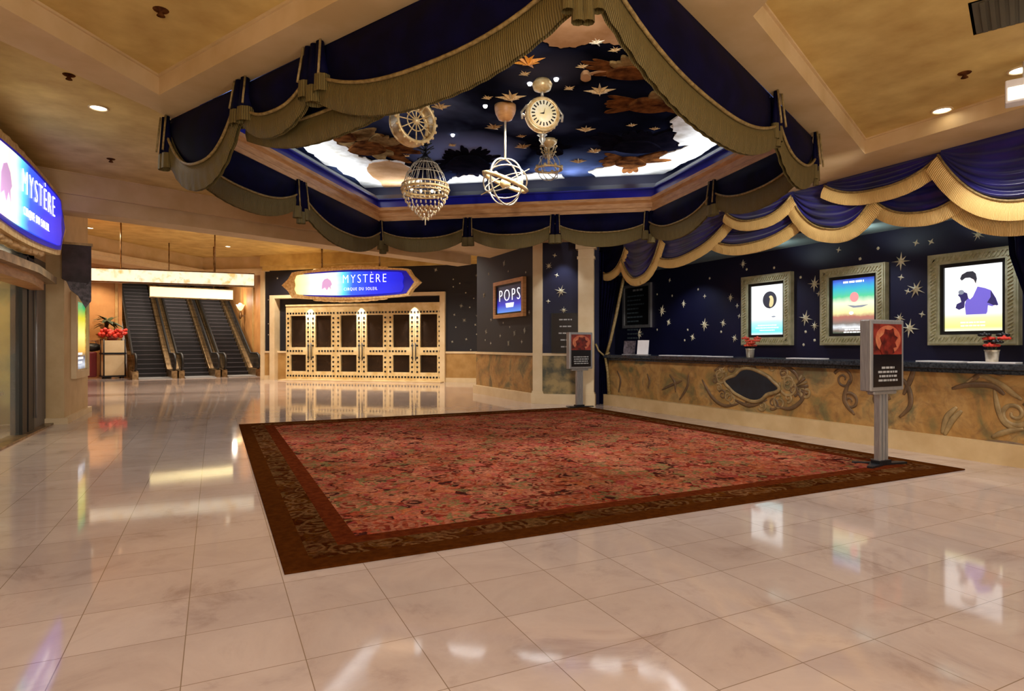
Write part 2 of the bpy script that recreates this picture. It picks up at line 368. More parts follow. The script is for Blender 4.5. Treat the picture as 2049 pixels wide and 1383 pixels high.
    def sphere(s, c, r, n=12, m=8, M_=None, sc=(1,1,1)):
        vs = []; fs = []
        for i in range(m+1):
            a = math.pi*i/m
            for j in range(n):
                q = 2*math.pi*j/n; vs.append((c[0]+r*sc[0]*math.sin(a)*math.cos(q), c[1]+r*sc[1]*math.sin(a)*math.sin(q), c[2]+r*sc[2]*math.cos(a)))
        for i in range(m):
            for j in range(n): fs.append((i*n+j,(i+1)*n+j,(i+1)*n+(j+1)%n,i*n+(j+1)%n))
        return s.add(vs, fs, M_, smooth=True)
    def ring(s, c, R, r, axis=(0,0,1), n=40, k=6, M_=None):
        q = Vector((0,0,1)).rotation_difference(Vector(axis).normalized())
        pts = [Vector(c)+q@Vector((R*math.cos(2*math.pi*i/n), R*math.sin(2*math.pi*i/n), 0)) for i in range(n)]
        return s.tube(pts, r, k, M_, closed=True)
    def obj(s, name, mats, parent=None, offset=None, bevel=0, recalc=False):
        me = bpy.data.meshes.new(name); v = [tuple(p-offset) for p in s.v] if offset is not None else [tuple(p) for p in s.v]
        me.from_pydata(v, [], s.f)
        for m in (mats if isinstance(mats,(list,tuple)) else [mats]): me.materials.append(M[m] if isinstance(m,str) else m)
        for i, p in enumerate(me.polygons):
            if i in s.smooth: p.use_smooth = True
            if i in s.mi: p.material_index = s.mi[i]
        if s.uv:
            l = me.uv_layers.new(name='uv')
            for i, p in enumerate(me.polygons):
                if i in s.uv:
                    for li, u in zip(p.loop_indices, s.uv[i]): l.data[li].uv = u
        me.validate(); me.update()
        if recalc:
            bm = bmesh.new(); bm.from_mesh(me); bmesh.ops.recalc_face_normals(bm, faces=bm.faces); bm.to_mesh(me); bm.free()
        o = bpy.data.objects.new(name, me); COL.objects.link(o)
        if parent is not None: o.parent = parent
        if bevel:
            b = o.modifiers.new('bevel','BEVEL'); b.width = bevel; b.segments = 2; b.limit_method = 'ANGLE'
        return o
def tag(o, label, cat, group=None):
    o['label'] = label; o['category'] = cat
    if group: o['group'] = group
    return o
def thing(name, label, cat, loc=(0,0,0), rotz=0, group=None):
    o = bpy.data.objects.new(name, None); COL.objects.link(o); o.empty_display_size = .1
    o.location = loc; o.rotation_euler = (0,0,rotz); return tag(o, label, cat, group)
def struct(name, mb, mats, M_=None, **kw):
    o = mb.obj(name, mats, **kw); o['kind'] = 'structure'
    if M_ is not None: o.matrix_world = M_
    return o
def kids(o): return [c for c in COL.objects if c.parent == o]
def copy_tree(o, parent=None):
    c = o.copy(); COL.objects.link(c)
    if parent is not None: c.parent = parent
    for ch in kids(o): copy_tree(ch, c)
    return c
def lettering(txt, size, mat_, name, parent, loc, width=None, squash=1, align='CENTER', depth=.006):
    """text standing upright in the local x,z plane, facing -y"""
    cu = bpy.data.curves.new(name, 'FONT'); cu.body = txt; cu.size = size; cu.extrude = depth/2; cu.align_x = align; cu.align_y = 'CENTER'; cu.space_character = 1.3; cu.offset = -.004*size/.1*.5; cu.resolution_u = 3
    t = bpy.data.objects.new(name, cu); COL.objects.link(t)
    dg = bpy.context.evaluated_depsgraph_get(); me = bpy.data.meshes.new_from_object(t.evaluated_get(dg))
    bpy.data.objects.remove(t); bpy.data.curves.remove(cu)
    xs = [v.co.x for v in me.vertices]; wd = max(xs)-min(xs); kx = (width/wd) if width else squash
    for v in me.vertices: v.co = Vector((v.co.x*kx, -v.co.z, v.co.y))
    me.materials.clear(); me.materials.append(M[mat_])
    o = bpy.data.objects.new(name, me); COL.objects.link(o); o.parent = parent; o.location = loc
    return o
def textlines(parent, x0, x1, ztop, rows, pitch, h, y, mat_, name='printed_text', seed=1, centre=True):
    rnd = random.Random(seed); b = MB()
    for r in range(rows):
        wd = (x1-x0)*rnd.uniform(.5,1); xa = (x0+x1)/2-wd/2 if centre else x0
        x = xa
        while x < xa+wd-.01:
            ww = min(rnd.uniform(.6,2.2)*h*1.6, xa+wd-x); b.bb((x,y-.002,ztop-r*pitch-h),(x+ww,y,ztop-r*pitch)); x += ww+h*.6
    return b.obj(name, mat_, parent)

# ------------------------------------------------------------ walls (planes)
W_DOOR = Wall((1.69,25.2), -39.6)
W_SIDE = Wall((6.5,15.6), -90)        # wall with the screen
W_CORN = Wall((6.5,12.16), -39)       # short starry panel
W_CNT = Wall((9.5,13.4), -90)         # wall behind the counter
W_LEFT = Wall((-2.5,-1), 90)
HEAD = Wall((-2.6,11.08), 21.9)

b = MB(); b.bb((-16,-7,-.1),(16,42,0)); struct('floor', b, 'floor')

# near ceiling with coffers and the five-sided opening
PENT = [(-.4,7.1),(1.83,2.76),(5.88,4.6),(6.73,8.4),(2.75,11.27)]
def offset(poly, d):
    n = len(poly); out = []
    for i in range(n):
        p0, p1, p2 = (Vector(poly[(i+j)%n]) for j in (-1,0,1))
        e1 = (p1-p0).normalized(); e2 = (p2-p1).normalized(); n1 = Vector((e1.y,-e1.x)); n2 = Vector((e2.y,-e2.x))
        m = (n1+n2).normalized(); out.append(tuple(p1+m*(d/max(.3,m.dot(n1)))))
    return out
ZC = 3.6
OUTER = [(-2.6,-3),(8.45,-3),(8.45,13.35),(6.52,14.73),(-2.6,11.07)]
COFA = [(-.46,6.47),(-3.0+.6,3.65),(-2.4,.5),(1.9,.5),(1.95,1.85)]
COFR = [(7.02,4.76),(3.38,3.11),(2.7,1.2),(2.7,-2),(7.02,-2)]
COFB = [(-.55,6.88),(1.7,10.3),(2.6,13.05),(-2.5,11.05),(-2.5,4.65)]
def ceiling_mesh(outer, holes, z):
    bm = bmesh.new(); es = []
    for poly in [outer]+holes:
        vs = [bm.verts.new((x,y,z)) for x,y in poly]
        es += [bm.edges.new((vs[i],vs[(i+1)%len(vs)])) for i in range(len(vs))]
    bmesh.ops.triangle_fill(bm, use_beauty=True, edges=es)
    r = MB(); bm.verts.index_update(); r.v = [v.co.copy() for v in bm.verts]
    r.f = []
    for f in bm.faces:
        ids = [v.index for v in f.verts]
        if f.normal.z > 0: ids = ids[::-1]
        r.f.append(tuple(ids))
    bm.free(); return r
b = ceiling_mesh(OUTER, [PENT, COFA, COFR, COFB], ZC)
for i in range(len(b.f)): b.mi[i] = 1
def coffer(b, poly, z, stepin=.02):
    inner = offset(poly if True else poly, 0)
    n = len(poly)
    zm = z-.02
    ar = sum(poly[i][0]*poly[(i+1)%n][1]-poly[(i+1)%n][0]*poly[i][1] for i in range(n))
    sg = -1 if ar > 0 else 1
    ins = offset(poly, stepin*sg)
    vs = [(x,y,ZC) for x,y in poly]+[(x,y,zm) for x,y in poly]+[(x,y,zm) for x,y in ins]+[(x,y,z) for x,y in ins]
    fs = []
    for k_ in range(3):
        fs += [(k_*n+i, k_*n+(i+1)%n, (k_+1)*n+(i+1)%n, (k_+1)*n+i) for i in range(n)]
    b.add(vs, fs, mi=1); b.add([(x,y,z) for x,y in ins], [tuple(range(n))])
coffer(b, COFA, 3.78); coffer(b, COFR, 3.78); coffer(b, COFB, 3.93, .02)
# counter canopy ceiling
struct('ceiling', b, ['plaster','soffit'])
b = MB(); b.bb((8.40,-3,3.1),(8.45,13.4,3.6)); struct('trim_15', b, 'navy')
b = MB(); b.bb((8.45,-3,3.1),(9.7,13.5,3.2)); struct('ceiling', b, mat('canopy_grey_blue', '#8fa0a0', .5))
# edge moulding round the near sides of the opening (stepped)
def ring_band(name, prof, mats, mis=None):
    """prof: list of (outward offset, z) swept round the opening"""
    b = MB(); n = 5; rings = [offset(PENT, o_) for o_, z in prof]
    vs = [(x,y,prof[k_][1]) for k_, rg in enumerate(rings) for x,y in rg]
    for k_ in range(len(prof)-1):
        b.add(vs, [(k_*n+i, k_*n+(i+1)%n, (k_+1)*n+(i+1)%n, (k_+1)*n+i) for i in range(n)], mi=(mis[k_] if mis else 0))
    return struct(name, b, mats)
ring_band('trim_1', [(0,3.6),(.0,3.66),(.03,3.68),(.03,3.76),(-.01,3.80),(-.01,3.85),(.06,3.87)], 'wood')
ring_band('trim_2', [(.06,3.87),(.10,4.0),(.06,4.01),(.06,4.03),(.14,4.12),(.62,4.12),(.62,4.5)], ['bluecove','navy'], [0,0,0,1,1,1])
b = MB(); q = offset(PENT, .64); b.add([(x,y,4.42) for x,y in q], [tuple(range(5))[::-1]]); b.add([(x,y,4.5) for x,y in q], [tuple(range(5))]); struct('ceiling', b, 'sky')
ZD = 4.42
# cove lamps sit on the ledge behind the blue rim
for i, p in ((2,420),(3,520),(4,420)):
    a = Vector(offset(PENT,.36)[i]); c = Vector(offset(PENT,.36)[(i+1)%5]); m = (a+c)/2; dr = (c-a)
    lo_ = lamp('cove_lamp', 'AREA', (m.x,m.y,4.15), p*.11, COOL, None, dr.length*.92, .12)
    inn = Vector((3.4,6.8))-m; inn.normalize()
    zax = -(Vector((inn.x*.75, inn.y*.75, 1)).normalized()); xax = Vector((dr.x,dr.y,0)).normalized(); yax = zax.cross(xax).normalized()
    mm = Matrix((xax,yax,zax)).transposed(); lo_.rotation_euler = mm.to_euler()

# dropped header across the hall
b = MB(); b.bb((-4,0,3.36),(9.13,.5,4.9)); struct('trim_3', b, 'soffit', HEAD.M)
# far ceiling: recess above, soffit beyond
b = MB(); P_ = [(-16,11),(14,11),(14,25.3),(1.95,25.3),(-.42,26.9),(-4.6,21.5),(-16,21.5)]
b.prism(P_, 4.72, 4.9); struct('ceiling', b, 'plaster')
b = MB(); b.prism([(-.42,26.7),(-4.6,21.3),(-16,21.3),(-16,23.2),(-5.6,23.2),(-1.4,28.4),(2.6,26.4),(1.95,25.15)], 4.15, 4.72); struct('ceiling', b, 'soffit')
b = MB(); b.bb((-16,21.5,7.0),(6,46,7.2)); struct('ceiling', b, 'plaster')
b = MB()
for h0,h1,o_ in ((4.02,4.12,.06),(4.12,4.24,.14)):
    p0 = Vector((-.42,26.7)); p1 = Vector((-4.6,21.3)); d_ = (p1-p0).normalized(); nn = Vector((-d_.y,d_.x))
    if nn.dot(Vector((1,-1))) < 0: nn = -nn
    b.prism([tuple(p0-nn*.1),tuple(p1-nn*.1),tuple(p1+nn*o_),tuple(p0+nn*o_)], h0, h1)
    p1 = Vector((1.95,25.15)); d_ = (p1-p0).normalized(); nn = Vector((-d_.y,d_.x))
    if nn.dot(Vector((0,-1))) < 0: nn = -nn
    b.prism([tuple(p0-nn*.1),tuple(p1-nn*.1),tuple(p1+nn*o_),tuple(p0+nn*o_)], h0, h1)
struct('trim_4', b, 'cream')

# ------------------------------------------------------------ door wall
DS0, DS1 = W_DOOR.s_at(574), W_DOOR.s_at(886)
TS0a, TS0b, TS1a, TS1b = (W_DOOR.s_at(x) for x in (543,553,882,892))
DW = (DS1-DS0)/3
b = MB(); b.bb((0,0,1.06),(TS0a,.3,4.72)); b.bb((TS1b,0,1.06),(9.2,.3,4.72)); b.bb((TS0a,0,3.2),(TS1b,.3,4.72)); b.bb((TS0a,.22,0),(TS1b,.3,3.2))
struct('wall_back', b, 'navy_dim', W_DOOR.M)
b = MB(); b.bb((0,-.02,.16),(TS0a,.3,1.02)); b.bb((TS1b,-.02,.16),(9.2,.3,1.02)); b.bb((TS0b,.1,.0),(DS0,.22,1.02)); struct('wall_back', b, 'tan', W_DOOR.M)
b = MB()
b.bb((-.02,-.05,1.02),(TS0a,.3,1.09)); b.bb((TS1b,-.05,1.02),(9.2,.3,1.09)); b.bb((TS0b,.06,1.02),(DS0,.22,1.09)); b.bb((-.1,-.08,0),(.06,.3,4.15))
struct('trim_5', b, 'cream', W_DOOR.M)
b = MB(); b.bb((0,-.05,0),(TS0a,.3,.16)); b.bb((TS1b,-.05,0),(9.2,.3,.16)); struct('baseboard_back', b, 'cream', W_DOOR.M)
b = MB(); b.bb((TS0a,-.12,0),(TS0b,.22,3.2)); b.bb((TS1a,-.12,0),(TS1b,.22,3.2)); b.bb((TS0b,-.12,3.08),(TS1a,.22,3.2)); struct('trim_6', b, 'cream', W_DOOR.M)
b = MB(); b.bb((0,-.1,4.15),(9.2,.2,4.3)); b.bb((0,-.24,4.3),(9.2,.2,4.72)); struct('trim_7', b, 'plaster', W_DOOR.M)
# threshold
b = MB(); b.bb((DS0-.1,-.45,0),(DS1+.08,.1,.035)); struct('trim_8', b, 'stonepale', W_DOOR.M)
# three double doors
def make_door(idx, x0):
    r = bpy.data.objects.new('door_%d' % idx, None); COL.objects.link(r); r['kind'] = 'structure'
    r.matrix_world = W_DOOR.M @ Matrix.Translation((x0,0,.035))
    H = 2.74; ms = .20; os_ = .19
    b = MB(); y0, y1 = -.06, .1
    zs = [(0,.30),(.92,1.20),(2.38,H)]
    for z0, z1 in zs: b.bb((0,y0,z0),(DW,y1,z1))
    for xa, xb in ((0,os_),(DW/2-ms,DW/2-.006),(DW/2+.006,DW/2+ms),(DW-os_,DW)):
        for z0, z1 in ((.30,.92),(1.20,2.38)): b.bb((xa,y0,z0),(xb,y1,z1))
    b.obj('frame', 'doorgold', r)
    for xa, xb in ((os_,DW/2-ms),(DW/2+ms,DW-os_)):
        for z0, z1 in ((.30,.92),(1.20,2.38)):
            p = MB(); p.bb((xa,.02,z0),(xb,.06,z1)); p.obj('glass_panel', 'darkglass', r)
    s = MB()
    def stud(x, z): s.box((x,y0-.004,z), (.066,.014,.066))
    n = 17
    for i in range(n):
        x = .08+(DW-.16)*i/(n-1)
        for z in (.13,2.47): stud(x,z)
        if abs(x-DW/2) > .25: stud(x,1.06)
    for x in (.1, DW/2-.1, DW/2+.1, DW-.1):
        for i in range(4): stud(x,.32+.17*i)
        for i in range(7): stud(x,1.26+.17*i)
    s.obj('stud_pattern', 'black', r)
    for sx in (-1,1):
        h = MB(); h.tube([(DW/2+sx*.06,y0-.06,.72),(DW/2+sx*.06,y0-.07,1.36)], .018, 8)
        for z in (.8,1.28): h.tube([(DW/2+sx*.06,y0-.065,z),(DW/2+sx*.06,y0,z)], .014, 6)
        h.obj('handle', 'darkmetal', r)
    c = MB(); c.bb((0,y0-.03,H),(DW,y1,H+.06)); c.obj('head_moulding', 'doorgold', r)
    p = W_DOOR.pt(x0+DW/2, 2.9, .22)
    lamp('door_lamp', 'SPOT', p, 330, NEUT, W_DOOR.pt(x0+DW/2, 0, .10), .02, spot=64, blend=.8)
for i in range(3): make_door(i+1, DS0+DW*i)

# ------------------------------------------------------------ wall with the screen and short starry panel
Lc = 1.28
b = MB(); b.bb((0,0,1.12),(3.44,.3,3.75)); struct('wall_right', b, 'navy_dim', W_SIDE.M)
b = MB(); b.bb((0,-.02,.22),(3.44,.3,1.07)); struct('wall_right', b, 'mural', W_SIDE.M)
b = MB(); b.bb((0,0,1.12),(Lc,.3,3.75)); struct('wall_corner', b, 'navy', W_CORN.M)
b = MB(); b.bb((0,-.02,.22),(Lc,.3,1.07)); struct('wall_corner', b, mat('colourful_mural', '#a08a5a', .5, col2='#4a4a3a', scale=3.5, lo=.4, hi=.62), W_CORN.M)
b = MB(); b.bb((0,-.05,1.07),(3.44,.2,1.13)); b.add(*([], [])); struct('trim_9', b, 'cream', W_SIDE.M)
b = MB(); b.bb((0,-.05,1.07),(Lc,.2,1.13)); struct('trim_10', b, 'cream', W_CORN.M)
b = MB(); b.bb((0,-.12,0),(3.44,.3,.22)); struct('baseboard_right', b, 'cream', W_SIDE.M)
b = MB(); b.bb((0,-.12,0),(Lc,.3,.22)); struct('baseboard_corner', b, 'cream', W_CORN.M)
def pilaster(Wl, x0, x1, y0, ztop, name, cap=False):
    b = MB(); b.bb((x0,y0,0),(x1,.25,ztop)); b.bb((x0-.03,y0-.03,0),(x1+.03,.25,.24)); b.bb((x0-.015,y0-.015,.24),(x1+.015,.25,.28))
    if cap:
        b.bb((x0-.02,y0-.02,ztop-.42),(x1+.02,.25,ztop-.36)); b.bb((x0-.05,y0-.05,ztop-.2),(x1+.05,.25,ztop))
    return struct(name, b, 'cream', Wl.M)
pilaster(W_CORN, -.06, .16, -.06, 3.6, 'trim_11')
pilaster(W_CORN, .98, 1.32, -.22, 3.6, 'trim_12', True)
lamp('panel_lamp', 'SPOT', W_CORN.pt(.62, 3.45, .35), 45, COOL, W_CORN.pt(.6, 0, .0), .04, spot=80)

# ------------------------------------------------------------ wall behind the counter
b = MB(); b.bb((0,0,0),(16.4,.3,3.2)); struct('wall_counter', b, 'navy', W_CNT.M)
b = MB(); b.bb((7.55,13.35,0),(9.5,13.6,3.6)); b.bb((7.45,11.3,0),(7.62,13.5,3.6)); struct('wall_counter_end', b, 'navy')

# ------------------------------------------------------------ left wall, shop front, pillar
b = MB(); b.bb((-2.75,-3,2.66),(-2.5,12.4,4.0)); b.bb((-2.75,-3,0),(-2.5,8.2,2.66)); struct('wall_left', b, 'soffit')
b = MB(); b.bb((-2.9,12.4,0),(-2.25,14.5,4.0)); struct('wall_left', b, 'stonepale')
b = MB(); b.bb((-2.9,12.33,0),(-2.19,14.56,.1)); struct('baseboard_left', b, 'cream')
b = MB(); b.add([(-2.6,14.5,0),(-6.6,34.5,0),(-6.6,34.5,4.7),(-2.6,14.5,4.7)], [(0,1,2,3)]); struct('wall_left', b, 'orangewall')
b = MB(); b.bb((-5.4,7.6,0),(-5.2,12.9,2.7)); b.bb((-5.4,12.7,0),(-2.75,12.9,2.7)); b.bb((-5.4,7.6,0),(-2.75,7.8,2.7)); b.bb((-5.4,7.6,2.66),(-2.75,12.9,2.8)); struct('wall_left', b, 'shop')
b = MB(); b.bb((-2.62,8.2,0),(-2.38,12.36,.03)); struct('trim_13', b, 'bronze')
lamp('shop_lamp', 'AREA', (-4.0,10.2,2.6), 60, (1,.9,.6), (-4.0,10.2,0), 1.6)
lamp('shop_lamp', 'AREA', (-4.2,12.0,2.6), 30, (1,.9,.6), (-4.2,12.0,0), .8)
# glass door front
def on_left(px): 
    d = ray(px,700); return d.y*(-2.5/d.x)
yA, yB, yC = on_left(38), on_left(62), on_left(89)
r = bpy.data.objects.new('door_4', None); COL.objects.link(r); r['kind'] = 'structure'; r.location = (-2.5,0,0)
b = MB(); b.bb((-.04,8.2,.03),(0,yA,2.66)); b.obj('glass_pane', 'glass', r)
b = MB(); b.bb((-.1,yA,.03),(.04,yA+.24,2.66)); b.bb((-.1,yA+.32,.03),(.04,yB,2.66)); b.bb((-.1,8.2,2.6),(.04,yB,2.66)); b.obj('frame', 'rubber', r)
b = MB(); b.bb((-.06,yA+.24,.03),(0,yA+.32,2.66)); b.tube([(.06,yB+.02,.2),(.06,yB+.02,2.5)], .015, 8); b.obj('chrome_bar', 'steel', r)
b = MB(); b.bb((-.1,yB,.03),(.0,yC+.1,2.66)); b.obj('side_panel', 'grey', r)
b = MB(); b.bb((-.14,8.2,2.50),(-.1,yA,2.6)); b.obj('lit_valance', 'bulbdim', r)
# shelving seen through the glass
t = thing('display_shelf', 'yellow-lit shop shelving behind the glass door at the left edge', 'shelf', (-4.7,11.0,0), rad(0))
b = MB(); b.bb((-.35,-1.6,0),(.1,1.6,.12)); b.bb((-.4,-1.6,0),(-.35,1.6,2.3)); b.obj('body', 'shop', t)
for z in (.55,.95,1.35,1.75,2.15):
    b = MB(); b.bb((-.35,-1.6,z),(.12,1.6,z+.04)); b.obj('shelf_board', 'cream', t)
b = MB(); b.bb((-.35,1.55,0),(.15,1.62,2.3)); b.bb((-.35,-1.62,0),(.15,-1.55,2.3)); b.obj('side_board', 'tan', t)
t = thing('shop_counter', 'low bluish shop counter on the floor behind the glass door', 'counter', (-3.5,11.5,0))
b = MB(); b.bb((-.4,-1.0,.06),(.4,.9,.5)); b.obj('body', 'grey', t); b = MB(); b.bb((-.44,-1.04,.5),(.44,.94,.55)); b.obj('top', 'silver', t); b = MB(); b.bb((-.36,-.96,0),(.36,.86,.06)); b.obj('plinth', 'darkmetal', t)

# poster case on the pillar
def rot_thing(name, label, cat, p, deg, group=None): return thing(name, label, cat, p, rad(deg), group)
t = rot_thing('poster_case', 'tall gold-framed lit tropical poster on the left pillar', 'poster', (-2.25,13.55,1.62), 90)
b = MB(); b.frame(-.62,.62,-.9,.62,.13,-.08,0); b.obj('frame', 'cream', t)
b = MB(); b.bb((-.5,-.03,-.78),(.5,0,.5)); b.obj('lit_picture', 'p_side', t)
b = MB(); b.frame(-.5,.5,-.78,.5,.03,-.05,-.03); b.obj('inner_frame', 'gold', t)
textlines(t, -.3, .3, -.45, 3, .08, .04, -.033, 'ink_white', seed=4)

# ------------------------------------------------------------ back of the hall
E0 = Vector((-2.17,27.7,0)); EW = Wall((E0.x,E0.y), 10.5)
e1 = EW.u; e2 = -EW.n
BW = Wall(tuple((E0+e2*2.6)[:2]), 10.5)         # wall left of the escalators
RW = Wall(tuple((E0+e1*4.15-e2*4.2)[:2]), 100.5)  # wall along the right of the escalators
b = MB(); b.bb((-14,0,0),(-.85,.3,7)); struct('wall_back', b, 'orangewall', BW.M)
b = MB(); b.bb((1.6,-.3,0),(17,0,7)); struct('wall_back', b, 'orangewall', RW.M)
b = MB(); b.bb((-2,12,0),(6,12.3,7)); struct('wall_back', b, 'orangewall', EW.M)
b = MB()
for x in (-3.3,-2.2,-1.1): b.bb((x,-.06,0),(x+.1,0,7))
struct('trim_14', b, 'tan', BW.M)
b = MB()
for x in (3.4,5.8,8.2): b.bb((x,0,0),(x+.22,.05,7))
struct('trim_16', b, 'tan', RW.M)

# ------------------------------------------------------------ service counter
t = thing('service_counter', 'long ticket counter with painted scrollwork front and dark stone top', 'counter', (7.75,4.15,0))
O = Vector((7.75,4.15,0))
b = MB(); b.bb((7.80,-3,.23),(8.35,11.2,1.02)); b.obj('front_panel', 'mural', t, O)
b = MB(); b.bb((7.68,-3,0),(8.35,11.22,.23)); b.obj('plinth', 'stonepale', t, O)
b = MB(); b.bb((7.66,-3,1.03),(8.5,11.22,1.10)); b.bb((7.72,-3,.98),(8.4,11.2,1.03)); b.obj('countertop', 'granite', t, O, bevel=.012)
# painted ornament on the front, each a shallow relief
def cf(px, py):
    p = on_x(px,py,7.80); return p.y, p.z
class Parts:
    def __init__(s): s.l = []
    def obj(s, name, m_, par, off):
        for q in s.l:
            for v in q.v: v.x = 7.797+(v.x-7.795)*.3
            q.obj(name, m_, par, off)
def spiral(b, y, z, r, turns, a0, dr=1, wd=.03, tail=None):
    if isinstance(b, Parts): b.l.append(MB()); b = b.l[-1]
    n = int(26*turns); pts = []
    if tail: pts.append(Vector((7.795,tail[0],tail[1])))
    for i in range(n+1):
        q = i/n; a = a0+dr*2*math.pi*turns*q; rr = r*(1-q*.85); pts.append(Vector((7.795,y+rr*math.cos(a),z+rr*math.sin(a))))
    m = len(pts); b.tube(pts, [wd*(1-.6*i/m) for i in range(m)], 6)
def leafpath(b, pts, wd):
    if isinstance(b, Parts): b.l.append(MB()); b = b.l[-1]
    P = [Vector((7.795,)+cf(*p)) for p in pts]; out = []
    for i in range(len(P)-1):
        p0 = P[max(i-1,0)]; p1 = P[i]; p2 = P[i+1]; p3 = P[min(i+2,len(P)-1)]
        for s_ in range(6):
            u = s_/6; out.append(.5*((2*p1)+(p2-p0)*u+(2*p0-5*p1+4*p2-p3)*u*u+(3*p1-p0-3*p2+p3)*u**3))
    out.append(P[-1]); m = len(out); b.tube(out, [wd*(.35+.65*math.sin(math.pi*(i+.5)/m)) for i in range(m)], 6)
# cartouche 1
cy_, cz_ = cf(1503,770)
def cartouche(cy_, cz_, sx, sz, mt):
    poly = []
    for i in range(48):
        a = 2*math.pi*i/48; rr = 1+.10*math.cos(4*a)-.06*math.cos(2*a+.3)+.05*math.sin(6*a)
        poly.append((7.79, cy_+sx*rr*math.cos(a), cz_+sz*rr*math.sin(a)))
    b = MB(); n = len(poly); vs = [(p[0]-.012,p[1],p[2]) for p in poly]+[(p[0]+.012,p[1],p[2]) for p in poly]
    b.add(vs, [tuple(range(n))[::-1], tuple(range(n,2*n))]+[(i,(i+1)%n,n+(i+1)%n,n+i) for i in range(n)])
    b.obj('cartouche', mt, t, O)
    b = MB(); b.tube([Vector((7.79,p[1]+(p[1]-cy_)*.06,p[2]+(p[2]-cz_)*.08)) for p in poly], .032, 6, closed=True); b.obj('cartouche_border', 'scrolllight', t, O)
cartouche(cy_, cz_, .50, .21, 'cart')
b = Parts()
for dy, dz, r_, tn, a0, dr in ((.66,.1,.13,1.5,2.6,1),(-.72,.02,.17,1.6,.3,-1),(.5,-.22,.11,1.4,1.2,1),(-.55,-.24,.12,1.5,1.8,-1),(.62,.26,.09,1.3,4,1),(-.62,.24,.1,1.3,5,-1),(-1.02,-.05,.1,1.3,.4,-1),(0,-.29,.07,1.2,1,1)):
    spiral(b, cy_+dy, cz_+dz, r_, tn, a0, dr, .024)
b.obj('scroll_ornament', 'scrolllight', t, O)
b = Parts(); b2 = Parts()
for i in range(16):
    a = 2*math.pi*(i+.3)/16; yy = cy_+.78*math.cos(a)+.05*math.sin(5*a); zz = min(.95,max(.32,cz_+.33*math.sin(a)))
    spiral(b if i%2 else b2, yy, zz, .07+.035*((i*5)%3)/2, 1.35, a+1.2, 1 if math.cos(a) > 0 else -1, .022)
for i in range(8):   # shell fan right of the cartouche
    a = rad(-55+16*i); y0_, z0_ = cf(1590,775)
    P = [Vector((7.795, y0_-.05*math.cos(a), z0_+.05*math.sin(a))), Vector((7.795, y0_-.15*math.cos(a), z0_+.14*math.sin(a))), Vector((7.795, y0_-.24*math.cos(a), z0_+.22*math.sin(a)))]
    q_ = MB(); q_.tube(P, [.008,.02,.024], 6); (b if i%2 else b2).l.append(q_)
b.obj('scroll_ornament', 'scrolllight', t, O); b2.obj('scroll_ornament', 'scrolldark', t, O)
b = Parts()
for ps in ([(1405,760),(1425,795),(1450,812),(1478,808)],[(1552,812),(1580,818),(1605,800),(1612,770)],[(1430,742),(1455,728),(1480,735)],[(1530,735),(1560,728),(1590,745),(1600,765)],[(1470,800),(1500,812),(1535,800)]): leafpath(b, ps, .035)
b.obj('scroll_ornament', 'scrolldark', t, O)
b = Parts()
for ps in ([(1295,748),(1300,762),(1297,778)],[(1325,780),(1345,770),(1365,762)],[(1340,750),(1350,765),(1352,785)],[(1235,742),(1242,760),(1238,785)],[(1360,800),(1375,775),(1378,750)]): leafpath(b, ps, .03)
b.obj('painted_figure', 'scrolldark', t, O)
b = Parts()
y2, z2 = cf(1715,775)
for dy, dz, r_, tn, a0, dr in ((.2,.1,.15,1.5,.5,1),(-.25,.05,.18,1.5,2,-1),(.1,-.2,.12,1.4,1,1),(-.32,-.15,.12,1.3,3,-1)): spiral(b, y2+dy, z2+dz, r_, tn, a0, dr, .026)
for ps in ([(1785,745),(1815,770),(1822,810),(1800,835)],[(1830,735),(1822,760),(1808,790)],[(1700,760),(1690,800),(1710,830)]): leafpath(b, ps, .035)
b.obj('scroll_ornament', 'scrolldark', t, O)
b = Parts()
y3, z3 = cf(2030,828)
spiral(b, y3, z3, .16, 1.7, 2.2, 1, .035)
for ps in ([(1925,775),(1960,752),(2000,768),(2030,790),(2045,800)],[(1990,780),(1998,820),(2015,850),(2045,858)],[(1985,875),(2010,865),(2048,858)],[(1885,868),(1895,835),(1915,815)],[(1890,872),(1905,842),(1925,822)]): leafpath(b, ps, .035)
b.obj('scroll_ornament', 'scrolllight', t, O)
b = Parts()
for ps in ([(1905,778),(1940,770),(1985,772),(2010,790)],[(1965,885),(2005,888),(2048,892)],[(1940,765),(1975,742),(2010,752)]): leafpath(b, ps, .04)
b.obj('scroll_ornament', 'scrolldark', t, O)

